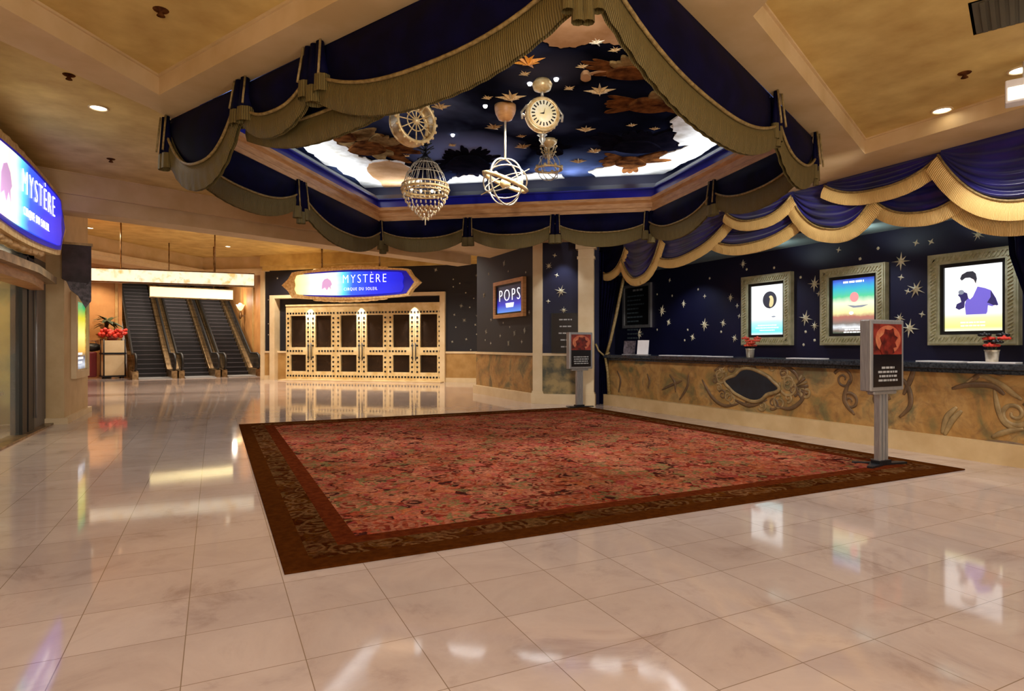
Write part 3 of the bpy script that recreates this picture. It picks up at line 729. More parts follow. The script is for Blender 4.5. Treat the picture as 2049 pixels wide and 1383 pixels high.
# things on the counter top
ZT = 1.10
def on_top(px, x): # point on the counter top at picture column px
    d = ray(px,700); return Vector((x, d.y*x/d.x, ZT))
for i, (px, x, a, wd) in enumerate(((1345,8.0,5,.5),(1395,8.05,-8,.6),(1440,7.95,3,.4),(1615,8.0,6,.55),(1885,7.95,-4,.5),(1990,8.0,8,.45))):
    p = on_top(px, x); b = MB(); b.bb((-.11,-wd/2,0),(.11,wd/2,.012))
    o = b.obj('paper_stack', 'white'); o.location = p+Vector((0,0,.001)); o.rotation_euler = (0,0,rad(a))
    tag(o, ['low white paper pad on the counter nearest the white leaflet','second white paper pad from the left on the counter','small white paper pad left of the red flower vase','white paper pad below the rainbow poster','white paper pad on the counter below the purple-shirt poster, left one','white paper pad on the counter beside the dark flower vase'][i], 'paper', 'paper pads along the counter top')
def leaflet(px, py, x, wd, h, m_, lab, tilt=10):
    p = on_top(px, x); o = thing('leaflet_holder', lab, 'leaflet holder', p, rad(-60))
    b = MB(); b.add([(-wd/2,0,0),(wd/2,0,0),(wd/2,.03,0),(-wd/2,.03,0),(-wd/2,.06,h),(wd/2,.06,h),(wd/2,.09,h),(-wd/2,.09,h)],[(0,1,5,4),(1,2,6,5),(2,3,7,6),(3,0,4,7),(4,5,6,7),(3,2,1,0)]); b.obj('leaflet', m_, o)
    b = MB(); b.bb((-wd/2-.02,-.03,0),(wd/2+.02,.13,.015)); b.obj('foot', 'steel', o)
leaflet(1258, 690, 8.0, .26, .30, 'cardgrey', 'grey leaflet holder at the left end of the counter')
leaflet(1285, 690, 8.0, .24, .31, 'white', 'bright white leaflet holder at the left end of the counter')
def vase(px, x, lab, m_, dark):
    p = on_top(px, x); o = thing('flower_vase', lab, 'vase', p)
    b = MB(); b.lathe([(.055,0),(.06,.01),(.07,.13),(.078,.15),(.07,.15),(.06,.02)], 14); b.obj('jar', 'silver', o)
    rnd = random.Random(px)
    for i in range(9):
        a = i*2.4; rr = .03+.085*(i%3)/2; c = Vector((rr*math.cos(a), rr*math.sin(a), .20+.12*((i*7)%4)/3))
        b = MB()
        for k_ in range(6):
            q = k_*math.pi/3+i; b.sphere(c+Vector((.038*math.cos(q),.038*math.sin(q),.0)), .03, 7, 5, sc=(1,1,.6))
        b.sphere(c+Vector((0,0,.014)), .022, 8, 6); b.obj('flower', dark if (dark and i%2) else m_, o)
    b = MB()
    for i in range(7): a = i*.9; b.tube([(0.01*math.cos(a),.01*math.sin(a),.05),(.05*math.cos(a),.05*math.sin(a),.2)], .004, 5)
    b.obj('stem', 'leaf', o)
vase(1501, 8.0, 'vase of coral red flowers on the counter below the oval portrait poster', 'coral', None)
vase(1985, 8.0, 'vase of dark and red flowers on the counter below the purple-shirt poster', 'flower', 'black')

# ------------------------------------------------------------ poster frames behind the counter
def wallposter(px0, px1, pt0, pb0, lab, screen, deep, art):
    s0, z1 = W_CNT.hit(px0, pt0); s1, _ = W_CNT.hit(px1, 600); _, z0 = W_CNT.hit(px0, pb0)
    cx, cz = (s0+s1)/2, (z0+z1)/2; wd, ht = s1-s0, z1-z0
    p = W_CNT.pt(cx, cz); t = thing('framed_poster', lab, 'picture frame', p, W_CNT.th, 'lit poster frames behind the counter')
    b = MB(); fw = .15
    b.frame(-wd/2,wd/2,-ht/2,ht/2,fw,-.10,0); b.frame(-wd/2+.02,wd/2-.02,-ht/2+.02,ht/2-.02,.03,-.115,-.09); b.obj('frame', 'frameg', t)
    b = MB()  # twisted rope carving along the frame
    for side in range(4):
        L = (wd if side%2 == 0 else ht)-fw; n = int(L/.05)
        for i in range(n):
            q = -L/2+L*(i+.5)/n
            if side == 0: c = (q, -ht/2+fw/2)
            elif side == 2: c = (q, ht/2-fw/2)
            elif side == 1: c = (wd/2-fw/2, q)
            else: c = (-wd/2+fw/2, q)
            h = .042; sl = .025
            if side%2 == 0: poly = [(c[0]-sl-.012,c[1]-h),(c[0]-sl+.012,c[1]-h),(c[0]+sl+.012,c[1]+h),(c[0]+sl-.012,c[1]+h)]
            else: poly = [(c[0]-h,c[1]-sl-.012),(c[0]+h,c[1]+sl-.012),(c[0]+h,c[1]+sl+.012),(c[0]-h,c[1]-sl+.012)]
            b.plate(poly, -.116, -.098)
    b.obj('rope_carving', 'framel', t)
    iw, ih = wd-2*fw, ht-2*fw
    b = MB(); b.frame(-iw/2,iw/2,-ih/2,ih/2,.05,-.06,-.01); b.obj('inner_frame', 'black', t)
    sw, sh = iw-.1, ih-.1
    b = MB(); b.bb((-sw/2,-.03,-sh/2),(sw/2,-.005,sh/2)); b.obj('lit_picture', screen, t)
    art(t, sw, sh)
M['frameg'] = mat('champagne_frame', '#c6c09c', .45, .2, col2='#a8a27c', scale=8)
M['framel'] = mat('pale_rope_carving', '#cfc8a2', .45, .2, col2='#a8a070', scale=20)
def ell(cx, cz, rx, rz, n=28, a0=0, a1=2*math.pi): return [(cx+rx*math.cos(a0+(a1-a0)*i/n), cz+rz*math.sin(a0+(a1-a0)*i/n)) for i in range(n+(0 if a1-a0 > 6.2 else 1))]
def flat(t, name, poly, m_, y=-.033):
    b = MB(); b.plate(poly, y-.002, y+.003); return b.obj(name, m_, t)
def art1(t, w_, h_):
    flat(t, 'hair', ell(.08*w_, .2*h_, .21*w_, .17*h_), 'ink_dark')
    flat(t, 'face', ell(.12*w_, .17*h_, .085*w_, .115*h_), 'ink_gold', -.037)
    flat(t, 'hair_lock', [(.05*w_,.28*h_),(.10*w_,.22*h_),(.07*w_,.1*h_),(.10*w_,.02*h_),(.02*w_,.06*h_),(.0,.2*h_)], 'ink_dark', -.041)
    flat(t, 'print_mark', ell(.2*w_,-.14*h_,.06*w_,.012*h_), 'ink_grey')
    textlines(t, -.4*w_, .4*w_, -.30*h_, 3, .05*h_, .02*h_, -.033, 'ink_white', seed=11)
def art2(t, w_, h_):
    flat(t, 'print_shape', ell(.02*w_,.16*h_,.1*w_,.09*h_), 'ink_pink')
    flat(t, 'print_shape', [(-.15*w_,.02*h_),(.05*w_,-.0*h_),(.35*w_,.01*h_),(.2*w_,-.03*h_),(-.0*w_,-.035*h_)], 'ink_grey')
    flat(t, 'print_shape', ell(-.05*w_,-.13*h_,.05*w_,.03*h_), 'ink_white')
    textlines(t, -.3*w_, .3*w_, .46*h_, 1, .05*h_, .035*h_, -.033, 'ink_white', seed=5)
    textlines(t, -.3*w_, .3*w_, -.38*h_, 3, .045*h_, .022*h_, -.033, 'ink_white', seed=6)
def art3(t, w_, h_):
    S = lambda P: [(x*w_, z*h_) for x, z in P]
    flat(t, 'printed_face', S([(-.16,.27),(-.02,.3),(.04,.33),(.06,.22),(.05,.12),(.0,.06),(-.06,.05),(-.12,.1),(-.16,.18)]), 'ink_skin', -.034)
    flat(t, 'printed_hair', S([(-.22,.31),(-.19,.37),(-.1,.41),(.0,.41),(.05,.37),(.07,.29),(.05,.22),(.02,.28),(-.05,.315),(-.13,.315),(-.19,.28)]), 'ink_dark', -.038)
    flat(t, 'printed_shirt', S([(.08,.17),(.2,.14),(.3,.1),(.38,-.02),(.42,-.12),(.36,-.15),(.25,-.12),(.24,-.22),(.22,-.25),(-.12,-.25),(-.14,-.1),(-.1,.02),(-.05,-.02),(.0,.02)]), 'ink_purple', -.034)
    flat(t, 'printed_shirt_fold', S([(.3,.1),(.38,-.02),(.42,-.12),(.38,-.14),(.27,-.09),(.24,-.08),(.3,-.0)]), 'ink_purpledk', -.037)
    flat(t, 'printed_sleeve', S([(-.26,.06),(-.18,.11),(-.1,.08),(-.08,.0),(-.14,-.05),(-.15,-.14),(-.24,-.17),(-.3,-.14),(-.28,-.08),(-.2,-.05),(-.22,.02)]), 'ink_purpledk', -.036)
    flat(t, 'printed_hand', ell(.37*w_,-.17*h_,.055*w_,.045*h_), 'ink_skin', -.038)
    flat(t, 'printed_hand', ell(-.2*w_,.1*h_,.05*w_,.035*h_), 'ink_grey', -.039)
    textlines(t, -.35*w_, .35*w_, -.36*h_, 2, .05*h_, .02*h_, -.033, 'ink_white', seed=8)
wallposter(1490,1589,556,691,'leftmost lit poster frame, white with a dark-haired oval portrait','p_white',0,art1)
wallposter(1648,1779,541,691,'middle lit poster frame with a rainbow coloured picture','p_rain',0,art2)
wallposter(1864,2046,513,691,'rightmost lit poster frame showing a man in a purple shirt','p_yellow',0,art3)
# light spilling from the lit posters is their own emission

# menu board on the counter wall
s0, z1 = W_CNT.hit(1249,573); s1, z0 = W_CNT.hit(1305,655)
t = thing('menu_board', 'dark framed price board on the navy wall above the leaflets', 'board', W_CNT.pt((s0+s1)/2,(z0+z1)/2), W_CNT.th)
hw, hh = (s1-s0)/2, (z1-z0)/2
b = MB(); b.frame(-hw,hw,-hh,hh,.07,-.06,0); b.obj('frame', 'steel', t)
b = MB(); b.bb((-hw+.06,-.025,-hh+.06),(hw-.06,0,hh-.06)); b.obj('panel', 'black', t)
textlines(t, -hw*.5, hw*.6, hh*.78, 1, .1, .05, -.026, 'txt_grey', seed=3)
textlines(t, -hw*.7, hw*.5, hh*.5, 11, .105, .035, -.026, 'txt_dim', seed=2, centre=False)

# screen on the side wall
def on_side(px, py): return W_SIDE.hit(px,py)
s0, za = on_side(993,567); s1, zb = on_side(1053,553); _, zc = on_side(1053,634); _, zd = on_side(993,637)
z1 = (za+zb)/2; z0 = (zc+zd)/2
t = thing('wall_screen', 'gold-framed television glowing blue and white on the dark starry wall', 'television', W_SIDE.pt((s0+s1)/2,(z0+z1)/2), W_SIDE.th)
hw, hh = (s1-s0)/2, (z1-z0)/2
b = MB(); b.frame(-hw,hw,-hh,hh,.09,-.09,0); b.obj('frame', 'wood', t)
b = MB(); b.frame(-hw+.08,hw-.08,-hh+.08,hh-.08,.05,-.05,-.005); b.obj('bezel', 'black', t)
b = MB(); b.bb((-hw+.12,-.03,-hh+.12),(hw-.12,0,hh-.12)); b.obj('screen', 'tv', t)
lettering('POPS', .42, 'tvw', 'screen_lettering', t, (0,-.036,.08), width=(2*hw-.24)*.80)
b = MB(); b.plate([(-.25*hw,-.1),(.3*hw,-.1),(.25*hw,-hh*.45),(-.2*hw,-hh*.45)], -.036, -.03); b.obj('screen_glow_shape', 'tvw', t)
# notice board leaning on the short panel
s0, z1 = W_CORN.hit(1106,627); s1, z0 = W_CORN.hit(1163,700)
t = thing('notice_board', 'black notice board with pale writing on the narrow starry panel', 'board', W_CORN.pt((s0+s1)/2-.02,1.135,.06), W_CORN.th)
wd, ht = s1-s0, z1-1.135
b = MB(); b.bb((-wd/2,-.03,0),(wd/2,.02,ht)); b.obj('panel', 'p_blk', t)
b = MB(); b.frame(-wd/2,wd/2,0,ht,.015,-.04,-.02); b.obj('frame', 'black', t)
textlines(t, -wd*.3, wd*.32, ht*.85, 5, .15, .03, -.031, 'txt_grey', seed=12)

# ------------------------------------------------------------ standing signs
def stand(px, py, deg, lab, seed):
    p = on_z(px,py,0); p.z = .0145
    t = thing('sign_stand', lab, 'sign', p, rad(deg), 'grey poster stands on the rug')
    b = MB()
    for i in range(5): b.box((-.06+.03*i, (.012 if i%2 else 0), .41), (.029,.06,.79))
    b.obj('pole', 'steel', t)
    b = MB()
    for sx in (-1,1):
        b.prism([(sx*.0,-.05),(sx*.30,-.10),(sx*.32,-.05),(sx*.10,.06),(sx*.0,.09)][::sx], 0, .018)
        b.prism([(sx*.0,.0),(sx*.12,.14),(sx*.20,.20),(sx*.16,.22),(sx*.0,.10)][::sx], .0, .014)
    b.box((0,0,.03),(.2,.1,.04)); b.obj('base', 'darkmetal', t)
    b = MB(); b.bb((-.29,-.07,.80),(.29,.05,1.56)); b.bb((-.2,-.05,.76),(.2,.03,.80)); b.obj('sign_box', 'steel', t, bevel=.012)
    b = MB(); b.bb((-.245,-.075,1.19),(.245,-.068,1.515)); b.obj('poster_picture', 'p_red', t)
    b = MB(); b.bb((-.245,-.075,.845),(.245,-.068,1.19)); b.obj('poster_caption', 'p_blk', t)
    flat(t, 'poster_halo', ell(.0,1.35,.215,.15), 'p_halo', -.078)
    flat(t, 'poster_figure', [(-.11,1.19),(-.15,1.25),(-.12,1.31),(-.15,1.37),(-.08,1.41),(-.06,1.46),(.02,1.45),(.08,1.47),(.10,1.40),(.16,1.37),(.11,1.32),(.14,1.27),(.08,1.26),(.10,1.21),(.06,1.19)], 'p_fig', -.082)
    textlines(t, -.19, .19, 1.06, 4, .045, .022, -.0755, 'txt_grey', seed=seed)
M['p_halo'] = mat('poster_orange_halo', '#a04430', .35, col2='#c08058', scale=7, emit=.08)
M['p_fig'] = mat('poster_dark_figure', '#3a0e0c', .4, col2='#7a2418', scale=14)
stand(1763, 932, 1, 'grey pole stand with a red poster, at the near corner of the rug', 21)
stand(1159, 816, 2, 'grey pole stand with red poster, at the far rug corner by the column', 22)

# ------------------------------------------------------------ rug
RX0, RX1, RY0, RY1 = .355, 7.04, 3.68, 10.95
RO = Vector(((RX0+RX1)/2,(RY0+RY1)/2,0))
t = thing('rug', 'large red floral rug with a brown border on the marble floor', 'rug', RO)
def ringrect(b, o_, i_, z0, z1):
    x0,y0,x1,y1 = RX0+o_,RY0+o_,RX1-o_,RY1-o_; a0,b0,a1,b1 = RX0+i_,RY0+i_,RX1-i_,RY1-i_
    for lo,hi in (((x0,y0),(x1,b0)),((x0,b1),(x1,y1)),((x0,b0),(a0,b1)),((a1,b0),(x1,b1))): b.bb((lo[0],lo[1],z0),(hi[0],hi[1],z1))
b = MB(); b.bb((RX0+.5,RY0+.5,.001),(RX1-.5,RY1-.5,.013)); b.obj('field', 'rugfield', t, RO)
b = MB(); ringrect(b, .16, .36, .001, .013); b.obj('border', 'rugborder', t, RO)
b = MB(); ringrect(b, 0, .16, .001, .013); b.obj('edge_band', 'rugedge', t, RO)
b = MB(); ringrect(b, .36, .50, .001, .013); b.obj('inner_band', 'rugred', t, RO)

# ------------------------------------------------------------ drapery
DZ = ZC-.005
def bez(p0, c, p1, u):
    q = p0.lerp(p1, u); q.z -= c*(1-abs(2*u-1)**2.5); return q
def swag(lab, group, top0, top1, p0, pb, p1, nrm, clothm, fringem, fw, folds=5, amp=.05, endfw=.75):
    """cloth from a straight top edge down to a sagging lower edge, with a fringe along it"""
    um = min(.8,max(.2,(pb-p0).dot(p1-p0)/(p1-p0).length_squared)); c = (p0.lerp(p1,um).z-pb.z)/(1-abs(2*um-1)**2.5)
    loc = (top0+top1)/2
    t = thing('swag', lab, 'drape', loc, 0, group)
    nu = 28; nv = 8*max(1,folds//1) if folds else 6
    nv = 36 if folds else 10
    def fn(u, v):
        lo = bez(p0,c,p1,u); hi = top0.lerp(top1,u)
        hi2 = hi.lerp(lo, 0); p = hi2.lerp(lo, v)
        k_ = math.sin(math.pi*min(1,max(0,u)))**.6 if 0 < u < 1 else 0
        d = (amp*(.5-.5*math.cos(2*math.pi*folds*(v**1.15)))*k_*(.35+.65*v)) if folds else amp*math.sin(math.pi*v)*k_
        return p + nrm*(d+.02*v)
    b = MB(); b.grid(fn, nu, nv); b.grid(lambda u,v: fn(1-u,v)-nrm*.02, nu, nv)
    b.obj('cloth', clothm, t, loc)
    L = sum((bez(p0,c,p1,(i+1)/20)-bez(p0,c,p1,i/20)).length for i in range(20))
    def ff(u, v):
        p = bez(p0,c,p1,u); e = 1e-3; tg = (bez(p0,c,p1,min(1,u+e))-bez(p0,c,p1,max(0,u-e))).normalized()
        dn = tg.cross(nrm).normalized()
        if dn.z > 0: dn = -dn
        dn = (dn*.65+Vector((0,0,-1))*.35).normalized() if fringem == 'goldfringe' else (dn*.25+Vector((0,0,-1))*.75).normalized()
        f_ = fw*(endfw+(1-endfw)*math.sin(math.pi*u))
        rip = (.003 if fringem == 'goldfringe' else .004)*math.sin(u*L*42)*v
        return p + dn*(f_*v) + nrm*(.05+.02*math.sin(math.pi*v)+rip)
    n = max(24,int(L*42))
    b = MB(); b.grid(ff, n, 3, uvf=lambda u,v:(u*L*2.2,v*.4)); b.grid(lambda u,v: ff(1-u,v)-nrm*.03, n, 3, uvf=lambda u,v:(u*L*2.2,v*.4))
    b.obj('fringe', fringem, t, loc)
    b = MB(); b.tube([bez(p0,c,p1,i/24)+nrm*.065 for i in range(25)], .014, 6); b.obj('braid', 'cord', t, loc)
    return t
def tail(lab, group, P, nrm, tang, z1, z0, width, folds=3):
    """a narrow pleated tail with a fringed end"""
    loc = Vector((P.x,P.y,z1)); t = thing('drape_tail', lab, 'drape', loc, 0, group)
    zf = z0+.2*(z1-z0)+.04
    b = MB()
    for k_ in range(folds):
        x = (k_-(folds-1)/2)*width/folds; r = width/folds*.55; dz = .06*abs(k_-(folds-1)/2)
        prof = [(r*.55,z1),(r*.8,(z1+zf)/2),(r,zf+dz)]
        pts = [P+tang*x*(.7+.3*i/2)+nrm*.06 for i in range(3)]
        b.tube([Vector((p.x,p.y,z)) for p,(rr,z) in zip(pts,prof)], [rr for rr,z in prof], 10)
    b.obj('cloth', 'cloth', t, loc)
    b = MB()
    for k_ in range(folds):
        x = (k_-(folds-1)/2)*width/folds; r = width/folds*.58; dz = .06*abs(k_-(folds-1)/2)
        p = P+tang*x+nrm*.06; m_ = Matrix.Translation((p.x,p.y,0)); n = 16
        def fn(u, v, r=r, dz=dz): 
            a = 2*math.pi*u; rr = r*(1.02+.12*v+.05*math.sin(a*8)); return (rr*math.cos(a), rr*math.sin(a), zf+dz-(zf-z0)*v)
        b.grid(fn, 32, 2, m_, uvf=lambda u,v:(u*.9,v*.4))
    b.obj('fringe', 'fringe', t, loc)
    b = MB()
    for sx in (-1,1): b.tube([P+tang*sx*width*.36+nrm*.085+Vector((0,0,z1-P.z)), P+tang*sx*width*.44+nrm*.12+Vector((0,0,zf+.05-P.z))], .010, 6)
    b.obj('cord', 'cord', t, loc)
CEN = Vector((3.4,6.8,0))
SIDES = {'near left':(0,[(.0,.285),(.285,.505),(.505,1.0)]), 'near right':(1,[(0,.675),(.675,1.0)]), 'right':(2,[(.0,.48),(.48,1.0)]), 'far':(3,[(.0,.335),(.335,.655),(.655,1.0)]), 'far left':(4,[(.0,.545),(.545,1.0)])}
GS = 'fringed swags round the ceiling opening'; GT = 'drape tails round the ceiling opening'
ordn = ['first','second','third','fourth','fifth','sixth']
for nm, (i, spans) in SIDES.items():
    A = Vector(PENT[i]+(0,)); B = Vector(PENT[(i+1)%5]+(0,)); tg = (B-A).normalized(); L = (B-A).length
    out = Vector((tg.y,-tg.x,0)); near = nm.startswith('near')
    nrm = out if near else -out     # the side facing the viewer
    for k_, (a, c) in enumerate(spans):
        l_ = (c-a)*L; P0 = A+tg*a*L; P1 = A+tg*c*L
        sag = .10+.125*l_
        up = Vector((0,0,DZ))
        if nm == 'near left':
            drop = (.10,.16,.22)[k_]; sag = (.58,.38,.48)[k_]
        elif nm == 'near right': drop = (.30,.20)[k_]; sag = (.55,.46)[k_]
        else: drop = .16; sag = .14+.12*l_
        where = 'from the left corner' if nm in ('near left','far left') else 'from the near corner' if nm == 'near right' else 'from the column end' if nm == 'right' else 'from the left'
        idx = k_
        if nm == 'right': idx = len(spans)-1-k_
        if nm == 'far': idx = len(spans)-1-k_
        if nm == 'far left': idx = len(spans)-1-k_
        swag('olive-fringed navy swag, %s side of ceiling opening, %s' % (nm, (ordn[idx]+' '+where)), GS, P0+up, P1+up, P0+up-Vector((0,0,drop)), (P0+P1)/2+up-Vector((0,0,sag)), P1+up-Vector((0,0,drop)), nrm, 'cloth', 'fringe', .25 if l_ > 1.2 else .2, folds=0, amp=.08)
# an under-swag behind the two near-left ones
A = Vector(PENT[0]+(0,)); B = Vector(PENT[1]+(0,)); tg = (B-A).normalized(); L = (B-A).length; out = Vector((tg.y,-tg.x,0)); up = Vector((0,0,DZ))
P0 = A+tg*.27*L-out*.12; P1 = A+tg*.80*L-out*.12
swag('under layer navy swag hanging behind the near left swags of the ceiling opening', GS, P0+up, P1+up, P0+up-Vector((0,0,.30)), (P0+P1)/2+up-Vector((0,0,.46)), P1+up-Vector((0,0,.22)), out, 'cloth', 'fringe', .22, folds=0, amp=.04)
def ring_tail(i, t_, lab, z0=3.05, wd=.22, folds=3, z1=DZ):
    A = Vector(PENT[i]+(0,)); B = Vector(PENT[(i+1)%5]+(0,)); tg = (B-A).normalized(); out = Vector((tg.y,-tg.x,0))
    P = A.lerp(B,t_); nrm = out if i in (0,1) else -out
    tail(lab, GT, P+Vector((0,0,z1)), nrm, tg, z1, z0, wd, folds)
ring_tail(0, .005, 'drape tail at the left corner of the ceiling opening', 3.04, .16, 2)
ring_tail(0, .30, 'slim drape tail on the near left side, nearer the left corner', 3.18, .24, 2)
ring_tail(0, .51, 'drape tail beside the widest near left swag', 3.14, .30, 3)
tail('broad fringed tail at the near corner, top middle of the picture', GT, Vector((1.83-.06,2.76+.03,DZ)), Vector((-.437,-.9,0)), Vector((.9,-.437,0)), DZ, 2.97, .21, 4)
ring_tail(1, .675, 'drape tail on the near right side of the opening between its two swags', 3.10, .16, 3)
ring_tail(1, .985, 'dark drape tail at the right corner of the ceiling opening', 3.03, .14, 3)
ring_tail(2, .48, 'drape tail halfway along the right side of the opening', 3.08, .18, 2)
ring_tail(3, .0, 'drape tail at the far right corner of the opening above the curtain', 3.05, .3, 3)
ring_tail(3, .335, 'drape tail on the far side of the opening, right one of two', 3.06, .2, 2)
ring_tail(3, .655, 'drape tail on the far side of the opening, left one of two', 3.06, .2, 2)
ring_tail(4, .0, 'drape tail at the far left corner of the opening', 3.0, .3, 3)
ring_tail(4, .545, 'drape tail halfway along the far left side of the opening', 3.0, .28, 3)

# swags over the counter
def cs(lab, l, bt, r, x, fw=.17, folds=5, amp=.05, m_='satin'):
    p0 = on_x(l[0],l[1],x); pb = on_x(bt[0],bt[1],x); p1 = on_x(r[0],r[1],x)
    t0 = Vector((x,p0.y,3.6)); t1 = Vector((x,p1.y,3.6))
    if p0.z > 3.58: p0.z = 3.58
    if p1.z > 3.58: p1.z = 3.58
    swag(lab, 'gold edged swags over the ticket counter', t0, t1, p0, pb, p1, Vector((-1,0,0)), m_, 'goldfringe', fw, folds, amp, 1.0)
cs('large bright blue pleated swag over the counter at the right edge', (1883,311),(2060,400),(2330,180), 7.70, .21, 6, .09)
cs('lower gold-edged swag at the right edge, under the large bright blue one', (1918,396),(2010,437),(2230,340), 7.90, .2, 4)
cs('upper shallow gold-edged swag left of the large bright blue one', (1655,372),(1742,383),(1882,316), 7.76, .17, 4)
cs('lower gold-edged swag above the rightmost poster, under the shallow one', (1756,402),(1838,427),(1932,384), 7.88, .17, 4)
cs('bright blue pleated swag above the middle poster', (1587,392),(1662,462),(1750,398), 7.80, .19, 5, .08)
cs('upper shallow gold-edged swag left of the middle pleated one', (1457,426),(1518,440),(1588,394), 7.76, .16, 3)
cs('lower blue pleated swag above the leftmost poster', (1426,478),(1500,488),(1606,434), 7.86, .17, 5, .07)
cs('long sloping gold-edged swag left of the leftmost poster', (1322,515),(1385,507),(1464,436), 7.82, .17, 5)
cs('narrow deep pleated swag above the price board', (1248,520),(1282,556),(1325,478), 7.78, .16, 5, .07)
cs('short navy swag at the left end above the tied curtain', (1201,530),(1222,547),(1255,495), 7.80, .16, 2, .05, 'cloth')

# tied curtain at the left end of the counter
def curtain(name, lab, pts, nrm, tang, m_='cloth', pleats=7, n=40):
    """pts: list of (centre, halfwidth) from top to bottom"""
    loc = Vector((pts[0][0].x,pts[0][0].y,pts[-1][0].z)); t = thing(name, lab, 'curtain', loc)
    def fn(u, v):
        f = v*(len(pts)-1); i = min(int(f),len(pts)-2); q = f-i; q = q*q*(3-2*q)
        c = pts[i][0].lerp(pts[i+1][0],q); hw = pts[i][1]*(1-q)+pts[i+1][1]*q
        return c+tang*hw*(2*u-1)+nrm*(.045*math.sin(2*math.pi*pleats*u)+.05*math.sin(math.pi*u))
    b = MB(); b.grid(fn, 84, n); b.grid(lambda u,v: fn(1-u,v)-nrm*.02, 84, n); b.obj('cloth', m_, t, loc)
    return t, fn, loc
tgc = Vector((0.55,-.83,0)).normalized(); nc = Vector((-.83,-.55,0)).normalized()
cA = on_z(1204,806,0); X0 = cA.x+.02
def cp(px, py, t_=13.62): return at_d(px,py,t_)
pts = [(cp(1215,505),.29),(cp(1213,560),.27),(cp(1208,620),.20),(cp(1205,680),.13),(cp(1208,712),.085),(cp(1206,740),.14),(cp(1205,807.5),.19)]
for c_, h_ in pts: c_.z = max(c_.z,.012)
t, fn, loc = curtain('curtain', 'navy curtain tied back beside the cream column at the counter end', pts, Vector((-.437,-.9,0)), Vector((.9,-.437,0)))
b = MB(); 
ed = [at_d(x,y,13.45) for x,y in ((1251,540),(1243,580),(1233,630),(1222,680),(1213,712))]
b.tube(ed, .035, 8); b.obj('gold_edge', 'cord', t, loc)
b = MB(); ec = [at_d(x,y,13.42) for x,y in ((1192,688),(1198,702),(1209,712),(1220,706))]; b.tube(ec, .02, 8)
b.tube([at_d(x,y,13.4) for x,y in ((1211,712),(1216,745),(1220,800))], [.03,.03,.05], 8); b.obj('tieback', 'cord', t, loc)
# curtain at the right edge
pts = [(Vector((8.7,3.58,3.08)),.52),(Vector((8.7,3.56,2.4)),.50),(Vector((8.7,3.46,1.9)),.45),(Vector((8.7,3.34,1.4)),.36),(Vector((8.7,3.3,.02)),.36)]
t, fn, loc = curtain('curtain', 'dark navy curtain at the right edge in front of the purple-shirt poster', pts, Vector((-1,0,0)), Vector((0,1,0)))

# ------------------------------------------------------------ wall and ceiling stars
def star_mesh(name, n, inner, long_, short, depth, m_):
    me_b = MB(); pts = []
    for i in range(2*n):
        a = math.pi*i/n; rr = inner if i%2 else (long_ if (i//2)%2 == 0 else short); pts.append((rr*math.cos(a), 0, rr*math.sin(a)))
    m2 = 2*n
    me_b.add(pts+[(0,-depth,0),(0,.0,0)], [(i,(i+1)%m2,m2)[::-1] for i in range(m2)]+[(i,(i+1)%m2,m2+1) for i in range(m2)])
    o = me_b.obj(name, m_); me = o.data; bpy.data.objects.remove(o); return me
SM = {}
for key, m_ in (('w','starwhite'),('d','stardim'),('o','starorange'),('g','stargold')):
    SM[key+'L'] = star_mesh('wall_star', 8, .26, 1, .72, .28, m_)
    SM[key+'S'] = star_mesh('wall_star', 4, .34, 1, 1, .3, m_)
    SM[key+'D'] = star_mesh('wall_star', 8, .62, 1, .9, .35, m_)
def place_star(me, p, th, r, label, group, rx=0, cat='star', spin=0, name='wall_star'):
    o = bpy.data.objects.new(name, me); COL.objects.link(o); o.location = p; o.scale = (r,r*1.0,r)
    o.rotation_euler = (rx, 0, th); 
    if spin: o.rotation_euler = (Matrix.Rotation(th,3,'Z') @ Matrix.Rotation(rx,3,'X') @ Matrix.Rotation(spin,3,'Y')).to_euler()
    tag(o, label, cat, group); return o
def stars_on(Wl, lst, regions, key, group, wallname):
    """lst: (px,py,size class); ordinals run left to right inside each region and class"""
    buckets = {}
    for px, py, c in lst:
        for lo, hi, nm in regions:
            if lo <= px < hi: buckets.setdefault((nm,c),[]).append((px,py))
    R = {'L':.15,'M':.095,'S':.055,'D':.032}; adj = {'L':'large','M':'medium','S':'small','D':'tiny'}
    for (nm,c), ps in buckets.items():
        ps.sort()
        for i, (px,py) in enumerate(ps):
            s_, z = Wl.hit(px,py)
            cnt = '' if len(ps) == 1 else ', %s of %d from left' % (['one','two','three','four','five','six','seven','eight','nine','ten','eleven','twelve','thirteen','fourteen','fifteen','sixteen'][i], len(ps))
            me = SM[key+('L' if c in 'LM' else c)]
            place_star(me, Wl.pt(s_,z,.001), Wl.th, R[c], '%s star on %s %s%s' % (adj[c], wallname, nm, cnt), group, spin=random.uniform(0,.7))
